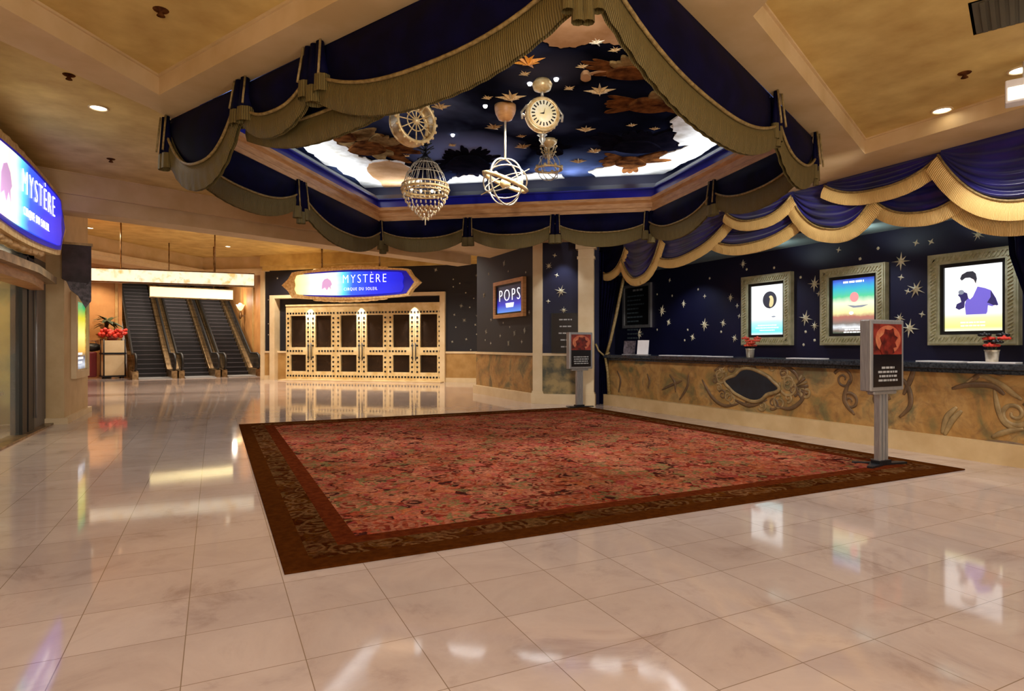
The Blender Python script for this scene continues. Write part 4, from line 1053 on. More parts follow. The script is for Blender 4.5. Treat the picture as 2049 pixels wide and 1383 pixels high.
cnt_stars = [(1325,622,'L'),(1410,650,'L'),(1368,608,'M'),(1338,645,'M'),(1386,675,'M'),(1462,596,'M'),(1475,612,'S'),(1487,528,'M'),(1447,647,'M'),(1470,677,'M'),
 (1340,561,'S'),(1410,593,'S'),(1397,579,'D'),(1420,557,'D'),(1315,589,'D'),(1376,660,'D'),(1370,681,'D'),(1315,660,'D'),(1443,664,'D'),(1494,539,'D'),(1479,633,'S'),(1345,592,'D'),
 (1549,536,'D'),(1630,568,'L'),(1612,637,'L'),(1630,652,'M'),(1638,588,'S'),(1602,555,'D'),(1612,664,'D'),(1608,690,'D'),(1630,681,'D'),(1678,500,'S'),(1757,497,'D'),(1721,518,'D'),
 (1803,523,'L'),(1833,579,'L'),(1820,657,'L'),(1800,637,'M'),(1803,555,'S'),(1816,583,'S'),(1845,629,'S'),(1833,486,'S'),(1863,484,'S'),(1957,470,'M'),(1280,668,'L')]
stars_on(W_CNT, cnt_stars, [(1200,1310,'above leaflets'),(1310,1490,'left of oval portrait poster'),(1490,1590,'above oval portrait poster'),(1590,1648,'between portrait and rainbow posters'),(1648,1780,'above rainbow poster'),(1780,1864,'right of rainbow poster'),(1864,2049,'above purple-shirt poster')], 'w', 'stars on the wall behind the counter', 'navy counter wall')
door_stars = [(555,557,'S'),(537,600,'D'),(537,648,'D'),(537,670,'D'),(955,551,'M'),(907,559,'D'),(907,574,'D'),(872,540,'M'),(932,586,'D'),(948,597,'D'),(923,612,'M'),(912,655,'D'),(929,641,'M'),(956,632,'M'),(909,630,'S'),(933,679,'S'),(905,684,'S'),(954,669,'D'),(940,615,'D'),(951,650,'S'),(920,567,'D'),(942,700,'D')]
stars_on(W_DOOR, door_stars, [(528,580,'left of the gold doors'),(580,892,'beside the hanging sign'),(892,963,'right of the gold doors')], 'd', 'stars on the dark wall beside the doors', 'dark wall')
side_stars = [(969,591,'M'),(978,548,'S'),(1009,527,'M'),(1017,543,'D'),(1052,545,'D'),(983,640,'S'),(1007,646,'D'),(973,664,'M'),(1001,672,'S'),(1030,667,'M'),(1050,661,'M'),(1018,687,'M'),(1044,684,'S'),(982,687,'S'),(1059,625,'S'),(971,681,'D'),(1020,655,'D')]
stars_on(W_SIDE, side_stars, [(960,993,'left of the television'),(993,1053,'above or below television'),(1053,1066,'right of the television')], 'd', 'stars on the dark wall round the television', 'dark wall')
corn_stars = [(1110,511,'S'),(1098,532,'M'),(1114,551,'S'),(1122,583,'L'),(1097,603,'S'),(1128,621,'M')]
stars_on(W_CORN, corn_stars, [(1080,1150,'of narrow panel by column')], 'w', 'stars on the narrow panel', 'navy wall')
ceil_stars = [(1057,121,'g','L'),(1022,193,'o','L'),(988,253,'o','M'),(1043,272,'o','S'),(1046,292,'o','M'),(1200,180,'o','L'),(1172,258,'o','M'),(1139,176,'o','S'),(1165,132,'o','S'),(1050,147,'o','S'),(1194,80,'w','M'),(1231,99,'o','S'),(1190,301,'o','M'),(1157,322,'o','M'),(1264,250,'o','S'),(1310,257,'o','S'),(939,338,'w','M'),(881,212,'o','M'),(813,311,'o','S'),(975,195,'o','S'),(949,145,'o','M'),(730,236,'o','S'),(905,290,'o','S')]
buckets = {}
for px, py, kx, c in ceil_stars: buckets.setdefault((kx,c),[]).append((px,py))
nums = ['one','two','three','four','five','six','seven','eight','nine','ten','eleven','twelve']
for (kx,c), ps in buckets.items():
    ps.sort()
    for i, (px,py) in enumerate(ps):
        p = on_z(px,py,ZD-.002); rr = {'L':.2,'M':.15,'S':.085}[c]
        lab = '%s %s eight-pointed star on painted sky' % ({'L':'large','M':'medium','S':'small'}[c], {'g':'bright orange','o':'copper','w':'white'}[kx])
        if len(ps) > 1: lab += ', %s of %d from left' % (nums[i], len(ps))
        place_star(SM[kx+'L'], p, .4, rr, lab, 'stars on the painted ceiling', rx=rad(90), name='ceiling_star', spin=random.uniform(0,.7))
for i, (px,py) in enumerate(((906,269),(971,211),(1060,166),(1087,285),(1113,157))):
    p = on_z(px,py,ZD); b = MB(); b.lathe([(.03,0),(.03,-.012),(.02,-.03),(.008,-.036)], 12); o = b.obj('star_lamp', 'starlamp'); o.location = p
    tag(o, 'tiny white star lamp on the painted sky, number %s of five from the left' % nums[i], 'lamp', 'star lamps on the painted ceiling')

# painted clouds and figures on the ceiling: shallow cut-out reliefs
def blob(name, px_pts, m_, rough=.12, th=.03, n=8, seed=0, z=None):
    z = z or ZD
    P = [on_z(x,y,z) for x,y in px_pts]; rnd = random.Random(seed); out = []
    m = len(P)
    for i in range(m):
        p0,p1,p2,p3 = (P[(i+j)%m] for j in (-1,0,1,2))
        for s_ in range(n):
            u = s_/n; q = .5*((2*p1)+(p2-p0)*u+(2*p0-5*p1+4*p2-p3)*u*u+(3*p1-p0-3*p2+p3)*u**3)
            kk = len(out); w1 = math.sin(kk*.9+seed)*.5+math.sin(kk*2.3+seed*2)*.35; out.append((q.x+(rnd.uniform(-1,1)*.25+w1)*rough*.55, q.y+(rnd.uniform(-1,1)*.25+math.cos(kk*1.3+seed))*rough*.55))
    b = MB(); b.prism(out, z-th, z-.001); o = b.obj(name, m_, recalc=True); o['kind'] = 'structure'; return o
blob('ceiling_cloud', [(583,268),(640,262),(672,280),(700,300),(740,318),(800,322),(830,345),(850,380),(800,398),(755,390),(700,350),(640,318)], 'cloudwhite', .1, .02, seed=1)
blob('ceiling_cloud', [(735,330),(790,322),(830,345),(815,378),(770,372)], 'cloudtan', .06, .03, seed=2)
blob('ceiling_cloud', [(905,355),(950,348),(975,362),(960,382),(920,388),(880,390),(890,372)], 'cloudwhite', .06, .02, seed=3)
blob('ceiling_cloud', [(1045,350),(1090,345),(1128,352),(1110,372),(1060,380),(1010,384),(985,376)], 'cloudwhite', .06, .02, seed=4)
blob('ceiling_cloud', [(1180,342),(1230,330),(1290,325),(1350,300),(1400,285),(1440,268),(1400,262),(1345,250),(1380,235),(1420,240),(1450,275),(1380,318),(1310,350),(1220,358)], 'cloudwhite', .08, .02, seed=5)
blob('ceiling_cloud', [(1348,235),(1400,222),(1440,255),(1410,282),(1360,288),(1350,262)], 'cloudwhite', .06, .025, seed=15)
blob('ceiling_cloud', [(1053,48),(1085,-20),(1270,-40),(1300,60),(1265,86),(1225,84),(1190,80),(1160,88),(1120,92),(1090,80),(1082,58)], 'cloudtan', .03, .02, seed=6)
def feathers(cx, cy, fans, body, m_body, seed=0):
    """a painted winged figure: fans of feather shapes round a body, as shallow relief"""
    rnd = random.Random(seed); lv = .006
    for a0, a1, n, ln, wd, m_ in fans:
        b = MB()
        for i in range(n):
            a = rad(a0+(a1-a0)*i/max(1,n-1)+rnd.uniform(-4,4)); l_ = ln*rnd.uniform(.75,1.1); lv = lv+.0012 if lv < .04 else .008; pts = []
            for k_ in range(14):
                q = 2*math.pi*k_/14; u = l_*(.5+.5*math.cos(q)); v = wd*math.sin(q)*(.6+.4*math.cos(q*.5)**2)
                p = on_z(cx+u*math.cos(a)-v*math.sin(a), cy-(u*math.sin(a)+v*math.cos(a))*.5, ZD); pts.append((p.x,p.y))
            b.prism(pts, ZD-lv, ZD-.0005)
        o = b.obj('ceiling_figure', m_, recalc=True); o['kind'] = 'structure'
    b = MB(); pts = []
    for k_ in range(24):
        q = 2*math.pi*k_/24; p = on_z(cx+body[0]*math.cos(q)*(1+.12*math.sin(3*q)), cy+body[1]*math.sin(q), ZD); pts.append((p.x,p.y))
    b.prism(pts, ZD-.046, ZD-.0005); o = b.obj('ceiling_figure', m_body, recalc=True); o['kind'] = 'structure'
feathers(735,293,[(150,215,6,95,12,'figtan'),(-35,30,7,105,10,'figbrown'),(20,70,5,70,11,'figtan'),(-60,-20,5,60,10,'figtan')],(36,13),'figbrown',7)
feathers(690,272,[(-30,30,5,80,12,'figtan'),(150,200,4,50,12,'figtan')],(22,8),'figbrown',17)
feathers(1262,140,[(150,190,4,100,9,'figbrown'),(10,70,6,95,13,'figtan'),(-40,5,6,95,11,'figbrown'),(90,140,4,60,11,'figtan')],(48,13),'figbrown',9)
feathers(1172,148,[(-5,20,2,60,5,'cloudtan')],(10,8),'cloudtan',19)
feathers(1300,207,[(160,200,5,95,10,'figbrown'),(-25,25,6,90,11,'figbrown'),(30,80,4,50,10,'figtan')],(42,13),'figbrown',11)
feathers(1262,322,[(150,215,7,62,9,'figbrown'),(-30,25,8,78,9,'figbrown'),(255,285,3,52,9,'figbrown')],(30,9),'figbrown',12)
feathers(1275,290,[(150,190,5,95,13,'figdark'),(-10,35,6,95,14,'figdark'),(40,120,5,60,13,'figdark')],(45,12),'figdark',13)
feathers(935,325,[(10,170,15,68,7,'figdark'),(190,350,9,60,8,'figdark')],(42,17),'figdark',14)
feathers(846,345,[(20,160,8,60,8,'figdark'),(200,340,5,40,8,'figdark')],(30,8),'figdark',24)
feathers(1100,300,[(20,160,8,45,7,'figdark')],(26,8),'figdark',25)

# ------------------------------------------------------------ hanging fixtures
def canopy(b, z, r=.1): b.lathe([(r*.2,z-.12),(r*.55,z-.1),(r,z-.05),(r*1.1,z)], 16)
# basket chandelier
P = at_d(851,380,8.0); zr = P.z; t = thing('chandelier', 'crystal basket chandelier with a wire dome, leftmost low fixture under the sky ceiling', 'chandelier', (P.x,P.y,zr))
b = MB(); b.tube([(0,0,.42),(0,0,ZD-zr)], .012, 6); canopy(b, ZD-zr, .08); b.obj('stem', 'darkmetal', t)
b = MB()
for z, r_ in ((.60,.09),(.54,.12),(.48,.07)):
    for i in range(8):
        a = math.pi*i/4; b.tube([(0,0,z-.03),(r_*.6*math.cos(a),r_*.6*math.sin(a),z),(r_*math.cos(a),r_*math.sin(a),z+.02)], .007, 5)
b.lathe([(.05,.38),(.09,.40),(.05,.43),(.02,.47)], 12); b.obj('crown', 'darkmetal', t)
b = MB()
for i in range(22):
    a = 2*math.pi*i/22; b.tube([(r_*math.cos(a),r_*math.sin(a),z) for r_,z in ((.07,.40),(.16,.33),(.24,.2),(.29,.05),(.30,0))], .0045, 5)
for z, r_ in ((.33,.16),(.2,.24)): b.ring((0,0,z), r_, .005)
b.obj('wire_dome', 'silver', t)
b = MB(); b.ring((0,0,.0), .305, .018); b.ring((0,0,.06), .30, .010); b.ring((0,0,-.04), .295, .012); b.obj('rim', 'gold', t)
BEADS = ((.03,.30,30),(-.03,.30,30),(-.09,.285,28),(-.15,.255,26),(-.2,.22,22),(-.25,.18,18),(-.30,.13,14),(-.34,.08,9),(-.38,.04,5))
M['bead'] = mat('cut_crystal_bead', '#e8e0d0', .1, .3, col2='#c8a868', scale=15)
for z, r_, n in BEADS:
    b = MB()
    for i in range(n):
        a = 2*math.pi*(i+.5*(n%3))/n; b.sphere((r_*math.cos(a),r_*math.sin(a),z), .013, 6, 4, sc=(1,1,1.6))
    b.obj('bead_row', 'bead', t)
b = MB(); b.tube([(0,0,-.36),(0,0,-.46)], .008, 6); b.obj('drop', 'bead', t)
b = MB()
for i in range(8):
    a = 2*math.pi*i/8; b.sphere((.2*math.cos(a),.2*math.sin(a),.03), .022, 8, 6)
b.obj('bulb', 'bulbdim', t)
# armillary sphere
P = at_d(1011,364,7.96); t = thing('armillary_pendant', 'armillary sphere of silver rings on a long stem, lowest fixture in the middle', 'pendant', P)
b = MB(); b.tube([(0,0,.29),(0,0,ZD-P.z-.1)], .016, 8); b.obj('stem', 'silver', t)
b = MB(); z = ZD-P.z; b.lathe([(.04,z-.2),(.09,z-.18),(.13,z-.10),(.14,z-.05),(.14,z)], 18); b.obj('canopy', 'wood', t)
b = MB()
for ax, R_, r_ in (((.45,-.9,.05),.30,.012),((.9,.4,.1),.29,.010),((.2,.5,.85),.285,.010),((-.5,-.3,.8),.28,.008)): b.ring((0,0,0), R_, r_, ax)
b.obj('ring', 'silver', t)
b = MB(); b.ring((0,0,0), .30, .03, (.3,-.25,.92), 40, 4); b.obj('zodiac_band', 'gold', t)
b = MB(); b.sphere((0,0,-.02), .07, 14, 10); b.tube([(-.3,.1,-.18),(.3,-.1,.18)], .006, 6); b.sphere((.16,-.1,-.02), .04); b.sphere((-.13,.02,.1), .03); b.obj('globe', 'gold', t)
# clock pendant
P = at_d(1085,231,7.2); t = thing('clock_pendant', 'bright gold clock disc held in a yoke below the sky ceiling', 'pendant', P, -YAW+rad(12))
z = ZD-P.z
b = MB(); b.lathe([(.03,z-.14),(.1,z-.11),(.12,z-.05),(.09,z)], 14); b.obj('canopy', 'gold', t)
b = MB(); b.tube([(0,0,z-.1),(0,0,z-.2)], .018, 8)
for sx in (-1,1): b.tube([(0,0,z-.2),(sx*.10,0,z-.30),(sx*.19,0,.10),(sx*.25,0,.02),(sx*.24,0,-.06)], .014, 6); b.tube([(sx*.25,0,.0),(sx*.19,0,-.03)], .014, 6)
b.obj('yoke', 'silver', t)
Mx = Matrix.Rotation(rad(90),4,'X')
b = MB(); b.lathe([(.2,-.06),(.245,-.05),(.25,0),(.245,.05),(.2,.06)], 32, Mx); b.ring((0,-.05,0), .225, .025, (0,1,0), 40, 8)
for i in range(24):
    a = 2*math.pi*i/24; b.sphere((.24*math.cos(a),-.02,.24*math.sin(a)), .02, 6, 5)
b.obj('case', 'gold', t).scale = (.82,.82,.82)
b = MB(); b.lathe([(.0,.062),(.19,.062),(.195,.075),(.0,.085)], 30, Mx); b.obj('dial', 'clockface', t) if False else None
M['dial'] = mat('ivory_dial', '#fff2d0', .4, col2='#f0d8a0', scale=5, emit=.45)
b.obj('dial', 'dial', t).scale = (.82,.82,.82)
b = MB()
for i in range(20):
    a = 2*math.pi*i/20; c, s_ = math.cos(a), math.sin(a); b.plate([(.13*c-.007*s_,.13*s_+.007*c),(.13*c+.007*s_,.13*s_-.007*c),(.178*c+.009*s_,.178*s_-.009*c),(.178*c-.009*s_,.178*s_+.009*c)], -.094, -.08)
b.plate([(-.06,-.004),(.0,-.012),(.01,.0),(0,.012)], -.096, -.082); b.plate([(-.006,0),(.006,0),(.02,.08)], -.096, -.082); b.obj('dial_marks', 'black', t).scale = (.82,.82,.82)
b = MB(); b.lathe([(.03,-.36),(.012,-.33),(.04,-.29),(.03,-.25),(.06,-.23)][::1], 12); b.obj('finial', 'silver', t)
# wheel
P = at_d(826,246,7.4); t = thing('wheel_pendant', 'gold spoked wheel lamp hanging left, beside the wide near swag', 'pendant', P, -YAW+rad(38))
b = MB(); b.tube([(0,0,.27),(0,0,ZD-P.z-.02)], .010, 6); canopy(b, ZD-P.z, .07); b.obj('stem', 'gold', t)
b = MB()
for y in (-.09,.09): b.ring((0,y,0), .25, .022, (0,1,0), 40, 8)
def drum(u, v): a = 2*math.pi*u; return (.262*math.cos(a), -.09+.18*v, .262*math.sin(a))
b.grid(drum, 40, 1); b.grid(lambda u,v: Vector(drum(1-u,v))*.985, 40, 1); b.obj('rim', 'gold', t)
b = MB()
for i in range(12):
    a = 2*math.pi*i/12; b.tube([(0,-.085,0),(.24*math.cos(a),-.085,.24*math.sin(a))], .008, 5); 
b.ring((0,-.085,0), .12, .008, (0,1,0), 28, 5); b.sphere((0,-.085,0), .045); b.obj('spokes', 'gold', t)
b = MB()
for i in range(20):
    a = 2*math.pi*i/20; b.sphere((.275*math.cos(a),-.09,.275*math.sin(a)), .02, 6, 5)
b.obj('studs', 'gold', t)
# small orrery
P = at_d(1098,328,9.3); t = thing('orrery_pendant', 'small gold orrery of thin rings right of the armillary sphere', 'pendant', P)
b = MB(); b.tube([(0,0,0),(0,0,ZD-P.z)], .02, 6); canopy(b, ZD-P.z, .12); b.obj('stem', 'gold', t)
b = MB()
for i in range(9):
    a = 2*math.pi*i/9; b.tube([(.03*math.cos(a),.03*math.sin(a),.16),(.12*math.cos(a),.12*math.sin(a),.2+.03*(i%3)),(.05*math.cos(a),.05*math.sin(a),.08)], .006, 5)
    b.sphere((.12*math.cos(a),.12*math.sin(a),.2+.03*(i%3)), .016, 6, 5)
b.obj('branch', 'gold', t)
b = MB(); 
for ax in ((.44,-.9,0),(.9,.44,0),(.7,-.2,.6)): b.ring((0,0,-.05), .2, .007, ax)
b.obj('ring', 'silver', t)
b = MB(); b.ring((0,0,-.08), .2, .018); 
for i in range(8): a = math.pi*i/4; b.sphere((.2*math.cos(a),.2*math.sin(a),-.06), .025, 8, 6)
b.obj('lower_ring', 'gold', t)

# ------------------------------------------------------------ hanging signs
def sign(loc, th, lab, Lg, Hh, rods):
    t = thing('hanging_sign', lab, 'sign', loc, th, 'lozenge-shaped lit signs')
    def outline(L, H, e, tip):
        pts = []
        for i in range(13):
            x = -L/2+e+(L-2*e)*i/12; pts.append((x, H/2*(.86+.14*math.sin(math.pi*i/12)**1)))
        pts += [(L/2-e*.45,H*.40),(L/2-e*.1,H*.2),(L/2+tip,0),(L/2-e*.1,-H*.2),(L/2-e*.45,-H*.40)]
        for i in range(13):
            x = L/2-e-(L-2*e)*i/12; pts.append((x, -H/2*(.86+.14*math.sin(math.pi*i/12))))
        pts += [(-L/2+e*.45,-H*.40),(-L/2+e*.1,-H*.2),(-L/2-tip,0),(-L/2+e*.1,H*.2),(-L/2+e*.45,H*.40)]
        return pts[::-1]
    b = MB(); b.plate(outline(Lg, Hh, .42, .22), -.08, .16); b.obj('frame', 'gold', t, recalc=True)
    b = MB(); b.plate([(x+.2,z) for x,z in outline(Lg-.56, Hh-.17, .40, .10)], -.10, -.06); b.obj('blue_border', 'signedge', t, recalc=True)
    b = MB(); b.plate(outline(Lg-.62, Hh-.30, .22, -.06), -.125, -.09); b.obj('lit_face', 'sign', t, recalc=True)
    lettering('MYSTÈRE', .42, 'letter', 'lettering', t, (.62,-.132,.14), width=1.62)
    lettering('CIRQUE DU SOLEIL', .15, 'letter', 'small_lettering', t, (.48,-.132,-.20), width=1.25)
    b = MB(); b.plate([(-1.0,-.18),(-.98,.05),(-.9,.16),(-.78,.2),(-.66,.12),(-.6,-.02),(-.66,-.08),(-.64,-.2),(-.72,-.1),(-.8,-.22),(-.88,-.12)][::-1], -.13, -.12); b.obj('painted_figure', 'signfig', t)
    b = MB()   # carved crest and foot of the frame
    for sz in (1,-1):
        b = MB()
        for i in range(9):
            x = -1.2+2.4*i/8; b.sphere((x,.02,sz*(Hh/2-.03+.07*math.cos((x/1.2)*1.5))), .10, 8, 6, sc=(2.4,.7,.55))
        b.obj('carved_crest', 'gold', t)
    if rods:
        b = MB()
        for x in (-1.1,1.1): b.tube([(x,.05,Hh/2),(x,.05,rods)], .03, 8)
        b.obj('hanger', 'bronze', t)
WS = Wall(tuple(W_DOOR.pt(0,0,1.2)[:2]), -39.6)
sa, z_ = WS.hit(577,569); sb, _ = WS.hit(829,566); _, zt = WS.hit(702,536); _, zb = WS.hit(702,600)
LG = sb-sa
sign(WS.pt((sa+sb)/2,(zt+zb)/2), WS.th, 'lit lozenge sign hanging above the gold doors', LG, zt-zb, 4.7-(zt+zb)/2)
sign(Vector((-2.18,9.25,3.11)), rad(90), 'lit lozenge sign cut by the left edge, above the shop door', 4.5, 1.1, 0)
b = MB(); 
# dark carved bracket beneath the left sign
t = thing('sign_bracket', 'dark gold carved bracket under the sign at the left edge', 'bracket', (-2.3,10.0,2.24))
b = MB(); b.prism([(-.15,-2.2),(.2,-2.2),(.26,-.2),(.12,1.5),(-.15,1.6)], 0, .10); b.obj('shelf', 'bronze', t)
b = MB(); b.prism([(-.15,-2.0),(.1,-2.0),(.14,.0),(.02,1.2),(-.15,1.3)], -.12, 0); b.obj('moulding', 'wood', t)

# banner ornament on the pillar
p = Vector((-2.12,12.55,0)); t = thing('pillar_banner', 'dark purple banner with a pale carved tail on the left pillar', 'banner', (-2.22,12.40,2.35), rad(10))
b = MB(); b.plate([(-.06,.62),(.34,.62),(.34,.05),(.26,-.05),(.28,.0),(.0,.02),(-.06,.06)][::-1], -.1, .02); b.obj('cloth', 'banner', t, recalc=True)
b = MB(); b.plate([(.0,.02),(.34,.06),(.34,-.3),(.26,-.42),(.16,-.22),(.05,-.12)][::-1], -.08, .02); b.obj('carved_tail', 'cardgrey', t, recalc=True)
b = MB(); b.bb((-.08,-.12,.62),(.36,.03,.66)); b.obj('rail', 'bronze', t)

# ------------------------------------------------------------ light bars in the far hall
def bar(p0, p1, z0, z1, lab, m_, ztop):
    c = (p0+p1)/2; d = p1-p0; th = math.atan2(d.y,d.x); L = math.hypot(d.x,d.y)
    t = thing('light_bar', lab, 'light', (c.x,c.y,z0), th, 'glowing alabaster bars in the far hall')
    b = MB(); b.bb((-L/2,-.1,0),(L/2,.1,z1-z0)); b.obj('lit_panel', m_, t)
    b = MB(); b.bb((-L/2-.02,-.12,-.03),(L/2+.02,.12,0)); b.bb((-L/2-.02,-.12,z1-z0),(L/2+.02,.12,z1-z0+.03)); b.obj('frame', 'bronze', t)
    b = MB(); 
    for x in (-L*.28,L*.26): b.tube([(x,0,z1-z0),(x,0,ztop-z0)], .02, 6)
    b.obj('hanger', 'bronze', t)
bar(at_d(160,550,16.0), at_d(508,562,17.5), 3.0, 3.32, 'long glowing bar hanging across the far hall before the escalators', 'lightbar', 4.7)
bar(at_d(300,584,20), at_d(465,591,21.4), 2.90, 3.22, 'short glowing bar hanging below and behind the long one', 'lightbar2', 4.7)

# ------------------------------------------------------------ escalators
SL = math.tan(rad(30))
def zesc(y): return 0 if y < .9 else (y-.9)*SL
def escalator(x0, x1, lab):
    t = bpy.data.objects.new('escalator', None); COL.objects.link(t); tag(t, lab, 'escalator', 'escalators at the far end'); t.matrix_world = EW.M @ Matrix.Translation((x0,0,0))
    W_ = x1-x0; YE = 11.5
    for sx in (0,1):
        x = .12 if sx == 0 else W_-.12
        b = MB()  # deck and inner skirt
        prof = [(-.35,.0),(-.35,.30),(.9,.34),(YE,zesc(YE)+.34),(YE,zesc(YE)-.5),(1.6,0)]
        vs = [(x-.10,y,z) for y,z in prof]+[(x+.10,y,z) for y,z in prof]; n = len(prof)
        b.add(vs, [tuple(range(n)), tuple(range(n,2*n))[::-1]]+[(i,n+i,n+(i+1)%n,(i+1)%n) for i in range(n)]); b.obj('skirt', 'bronze', t, recalc=True)
        b = MB(); prof = [(-.3,.34),(-.52,.5),(-.56,.66),(-.45,.86),(-.2,.93),(.9,.93),(YE,zesc(YE)+.93),(YE,zesc(YE)+.32),(.9,.34)]
        n = len(prof); vs = [(x-.012,y,z) for y,z in prof]+[(x+.012,y,z) for y,z in prof]
        b.add(vs, [tuple(range(n)), tuple(range(n,2*n))[::-1]]+[(i,n+i,n+(i+1)%n,(i+1)%n) for i in range(n)]); b.obj('balustrade', 'balu', t, recalc=True)
        b = MB(); b.tube([(x,-.25,.32),(x,-.5,.42),(x,-.6,.62),(x,-.5,.88),(x,-.2,.97),(x,.9,.97),(x,YE,zesc(YE)+.97)], .045, 8); b.obj('handrail', 'rubber', t)
    b = MB(); b.bb((.22,-.6,0),(W_-.22,.9,.03)); b.obj('landing_plate', 'steel', t)
    for i in range(31):
        y = .9+.32*i; z = zesc(y+.32)
        b = MB(); b.bb((.24,y,max(0,z-.22)),(W_-.24,y+.33,z)); b.bb((.24,y-.02,z-.035),(W_-.24,y,z+.002), mi=1); o = b.obj('step', ['step','stepedge'], t)
    b = MB(); prof = [(.9,0),(YE,zesc(YE)-.45),(YE,zesc(YE)-.75),(1.9,0)]; n = 4; vs = [(.24,y,z) for y,z in prof]+[(W_-.24,y,z) for y,z in prof]
    b.add(vs, [tuple(range(n)), tuple(range(n,2*n))[::-1]]+[(i,n+i,n+(i+1)%n,(i+1)%n) for i in range(n)]); b.obj('truss', 'clad', t, recalc=True)
M['balu'] = mat('smoked_balustrade', '#6a5a44', .12, .5, col2='#3a332a', scale=1.2)
for i, lab in enumerate(('leftmost escalator, nearest the luggage trolley','middle escalator between two others','rightmost escalator, nearest the gold doors')):
    escalator(-.74+1.57*i, -.74+1.57*(i+1)-.02, lab)
for sx in (.4,2.4): lamp('escalator_fill', 'SPOT', EW.pt(sx,6.6,-3), 800, WARM, EW.pt(sx,1,-4), .05, spot=120)  # fill spots added in the well to brighten the escalators
for sx in (.0,1.6,3.2): lamp('escalator_fill', 'SPOT', EW.pt(sx,4.05,1.0), 260, WARM, EW.pt(sx,.6,-1.5), .05, spot=110)  # more added fill, from the hall side
# side panels: left outer cladding
# sconce on the wall right of the escalators
d_ = ray(490,622); n_ = Vector((-RW.n.x,-RW.n.y,0)); n_ = RW.n; t_ = n_.dot(RW.P)/n_.dot(d_); sp_ = ORG+d_*t_
sd_ = e1*-1
t = thing('wall_sconce', 'glowing wall sconce right of the escalators', 'sconce', sp_+sd_*.2, EW.th)
b = MB(); b.lathe([(.03,-.40),(.07,-.28),(.06,-.1),(.03,0)], 12); b.bb((0,-.03,-.3),(.2,.03,-.2)); b.obj('bracket', 'bronze', t)
b = MB(); b.lathe([(.04,0),(.12,.10),(.2,.28),(.17,.28),(.04,.05)], 14); b.sphere((.0,0,.26),.11,10,8); b.obj('shade', 'sconce', t)
lamp('sconce_lamp', 'POINT', sp_+sd_*.45+Vector((0,0,.5)), 28, WARM, None, .1)
lamp('wall_wash_lamp', 'SPOT', BW.pt(-2.0,4.0,1.9), 330, (1,.78,.5), BW.pt(-2.0,1.6,.0), .05, spot=95)
lamp('wall_wash_lamp', 'SPOT', RW.pt(4.5,4.0,-2.2), 300, (1,.8,.55), RW.pt(4.5,2.0,.0), .05, spot=95)

# luggage trolley, suitcase, plant
p = on_z(226,757,0); t = thing('luggage_trolley', 'pale tall trolley topped with red flowers left of the escalators', 'trolley', p, rad(19.8))
b = MB(); b.bb((-.36,-.25,.12),(.36,.25,.95)); b.bb((-.36,-.25,1.02),(.36,.25,1.5)); b.obj('box', 'cream', t)
b = MB()
for sx in (-.36,.36):
    for sy in (-.25,.25): b.tube([(sx,sy,.06),(sx,sy,1.55)], .025, 6)
b.bb((-.4,-.28,.95),(.4,.28,1.02)); b.bb((-.4,-.28,.06),(.4,.28,.12)); b.obj('rack', 'darkmetal', t)
for sx in (-.3,.3):
    for sy in (-.2,.2):
        b = MB(); b.lathe([(.06,-.02),(.06,.02)], 12, Matrix.Translation((sx,sy,.06)) @ Matrix.Rotation(rad(90),4,'Y')); b.obj('wheel', 'rubber', t)
o = thing('flower_arrangement', 'red flower arrangement on top of the pale trolley', 'flowers', p+Vector((0,0,1.51)))
b = MB(); b.lathe([(.14,0),(.2,.12),(.22,.14),(.12,.02)], 14); b.obj('bowl', 'red', o)
b = MB(); rnd = random.Random(5)
for i in range(46): b.sphere((rnd.uniform(-.42,.42),rnd.uniform(-.25,.25),.16+rnd.uniform(0,.26)), rnd.uniform(.05,.085), 7, 5)
b.obj('blossoms', 'flower', o)
p2 = on_z(177,757.5,0); t = thing('suitcase', 'dark red upright suitcase left of the pale trolley', 'suitcase', p2, rad(19.8))
b = MB(); b.bb((-.25,-.2,.05),(.25,.2,1.05)); b.obj('body', 'red', t, bevel=.05)
b = MB(); b.tube([(-.25,-.0,.6),(-.3,0,.62),(-.3,0,.86),(-.25,0,.88)], .016, 6); b.obj('handle', 'steel', t)
b = MB(); b.bb((-.22,-.22,1.06),(.5,.2,1.22)); o = thing('travel_bag', 'dark bag slumped on the red suitcase', 'bag', p2+Vector((0,0,1.06)), rad(19.8))
b = MB(); b.sphere((.12,0,.17), .2, 14, 10, sc=(1.7,1.1,.85)); b.obj('body', 'black', o); b = MB(); b.tube([(-.05,-.1,.3),(0,-.1,.42),(.2,-.1,.42),(.25,-.1,.3)], .015, 6); b.obj('strap', 'cardgrey', o)
p3 = on_z(214,756,0); t = thing('potted_palm', 'dark leafy potted palm behind the flower trolley', 'plant', p3)
b = MB(); b.lathe([(.16,0),(.21,.45),(.24,.5),(.2,.45)], 16); b.obj('pot', 'bronze', t)
b = MB(); b.tube([(0,0,.4),(.05,0,1.5),(0,0,2.3)], [.06,.05,.03], 8); b.obj('trunk', 'figbrown', t)
b = MB(); rnd = random.Random(9)
for i in range(34):
    a = 2*math.pi*i/34*3.1; ln = rnd.uniform(.45,.72); el = rnd.uniform(-.1,.9); base = Vector((0,0,2.15+.25*rnd.random()))
    d = Vector((math.cos(a)*math.cos(el),math.sin(a)*math.cos(el),math.sin(el))); sd = d.cross(Vector((0,0,1))).normalized()
    def fr(u, v, d=d, sd=sd, base=base, ln=ln): return base+d*ln*v+Vector((0,0,-.35*ln*v*v))+sd*(.075*math.sin(math.pi*min(1,v*.95+.03))*(2*u-1))
    b.grid(fr, 2, 6)
b.obj('fronds', 'leaf', t)

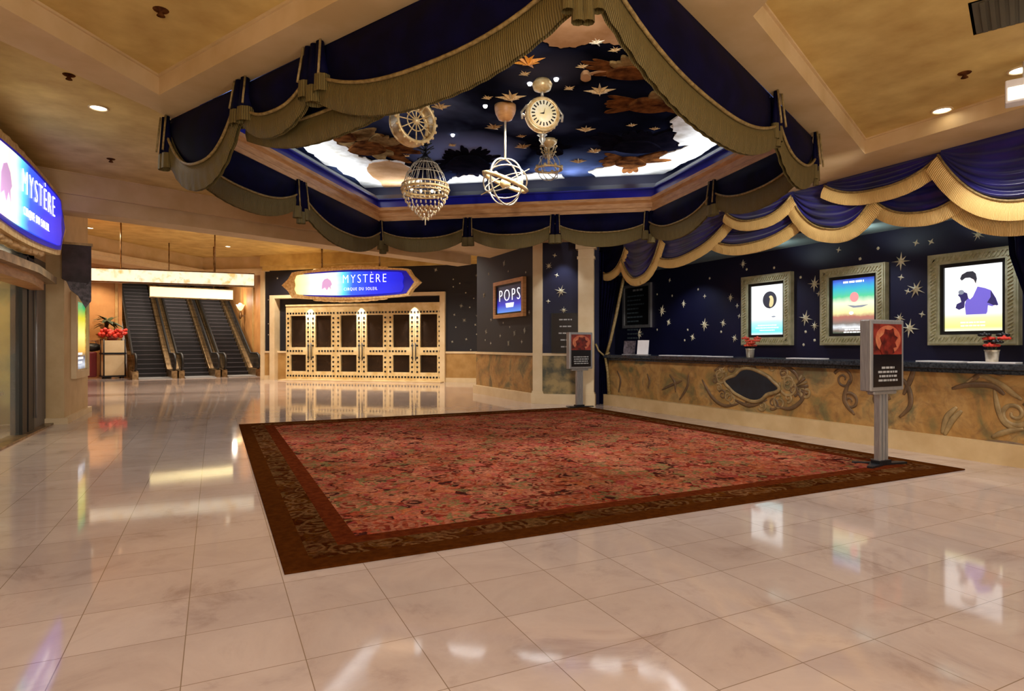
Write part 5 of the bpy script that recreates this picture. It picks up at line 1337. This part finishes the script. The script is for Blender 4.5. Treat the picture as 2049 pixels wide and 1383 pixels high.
# ------------------------------------------------------------ small ceiling fittings
def fitting(name, lab, cat, p, kind, group):
    t = thing(name, lab, cat, p, 0, group)
    if kind == 'down':
        b = MB(); b.ring((0,0,-.004), .088, .012, (0,0,1), 28, 6); b.obj('trim_ring', 'cream', t)
        b = MB(); b.lathe([(.075,-.006),(.075,-.002)], 24); b.obj('bulb', 'bulb', t)
    else:
        b = MB(); b.lathe([(.018,-.05),(.03,-.045),(.012,-.02),(.05,-.006),(.055,0)], 14); b.obj('head', 'figbrown', t)
G = 'recessed ceiling downlights'
fitting('downlight', 'bright round downlight in the right ceiling, above the swags', 'downlight', on_z(1885,220,3.78), 'down', G)
fitting('downlight', 'bright round downlight at the right edge of the ceiling', 'downlight', on_z(2042,139,3.78), 'down', G)
fitting('downlight', 'small downlight in the left ceiling bay near the hanging drapes', 'downlight', on_z(197,215,3.93), 'down', G)
fitting('downlight', 'far downlight in the back hall ceiling above the long light bar', 'downlight', on_z(456,493,4.72), 'down', G)
fitting('downlight', 'far downlight in the back hall ceiling beside the left pillar', 'downlight', on_z(180,456,4.72), 'down', G)
G = 'ceiling sprinkler heads'
fitting('sprinkler', 'dark sprinkler head in the top left ceiling panel', 'sprinkler', on_z(322,20,3.78), 's', G)
fitting('sprinkler', 'dark sprinkler head in the left ceiling bay above the lit sign', 'sprinkler', on_z(138,150,3.93), 's', G)
fitting('sprinkler', 'dark sprinkler head in the right ceiling panel', 'sprinkler', on_z(1930,146,3.78), 's', G)
fitting('sprinkler', 'sprinkler head in the left ceiling bay low beside the dropped beam', 'sprinkler', on_z(222,318,3.93), 's', G)
t = thing('ceiling_vent', 'grey square air vent at the top right corner of the ceiling', 'vent', on_z(2045,12,3.78), rad(24))
b = MB(); b.frame(-.3,.3,-.3,.3,.05,-.02,0, Matrix.Rotation(rad(-90),4,'X')); b.obj('frame', 'vent', t)
b = MB()
for i in range(9): b.box((0,-.22+.055*i,-.012),(.52,.03,.012))
b.obj('slats', 'vent', t); b = MB(); b.box((0,0,-.003),(.56,.56,.004)); b.obj('backing', 'vent', t)
p = on_z(2052,205,3.42); t = thing('box_light', 'white lit box fitting at the right edge below the ceiling', 'light', p, rad(-64))
b = MB(); b.bb((-.14,-.08,0),(.14,.08,.2)); b.obj('housing', 'white', t, bevel=.01); b = MB(); b.bb((-.12,-.085,.02),(.12,-.078,.13)); b.obj('diffuser', 'bulbdim', t)
b = MB(); b.tube([(0,0,.2),(0,0,3.78-3.42)], .02, 8); b.obj('stem', 'white', t)
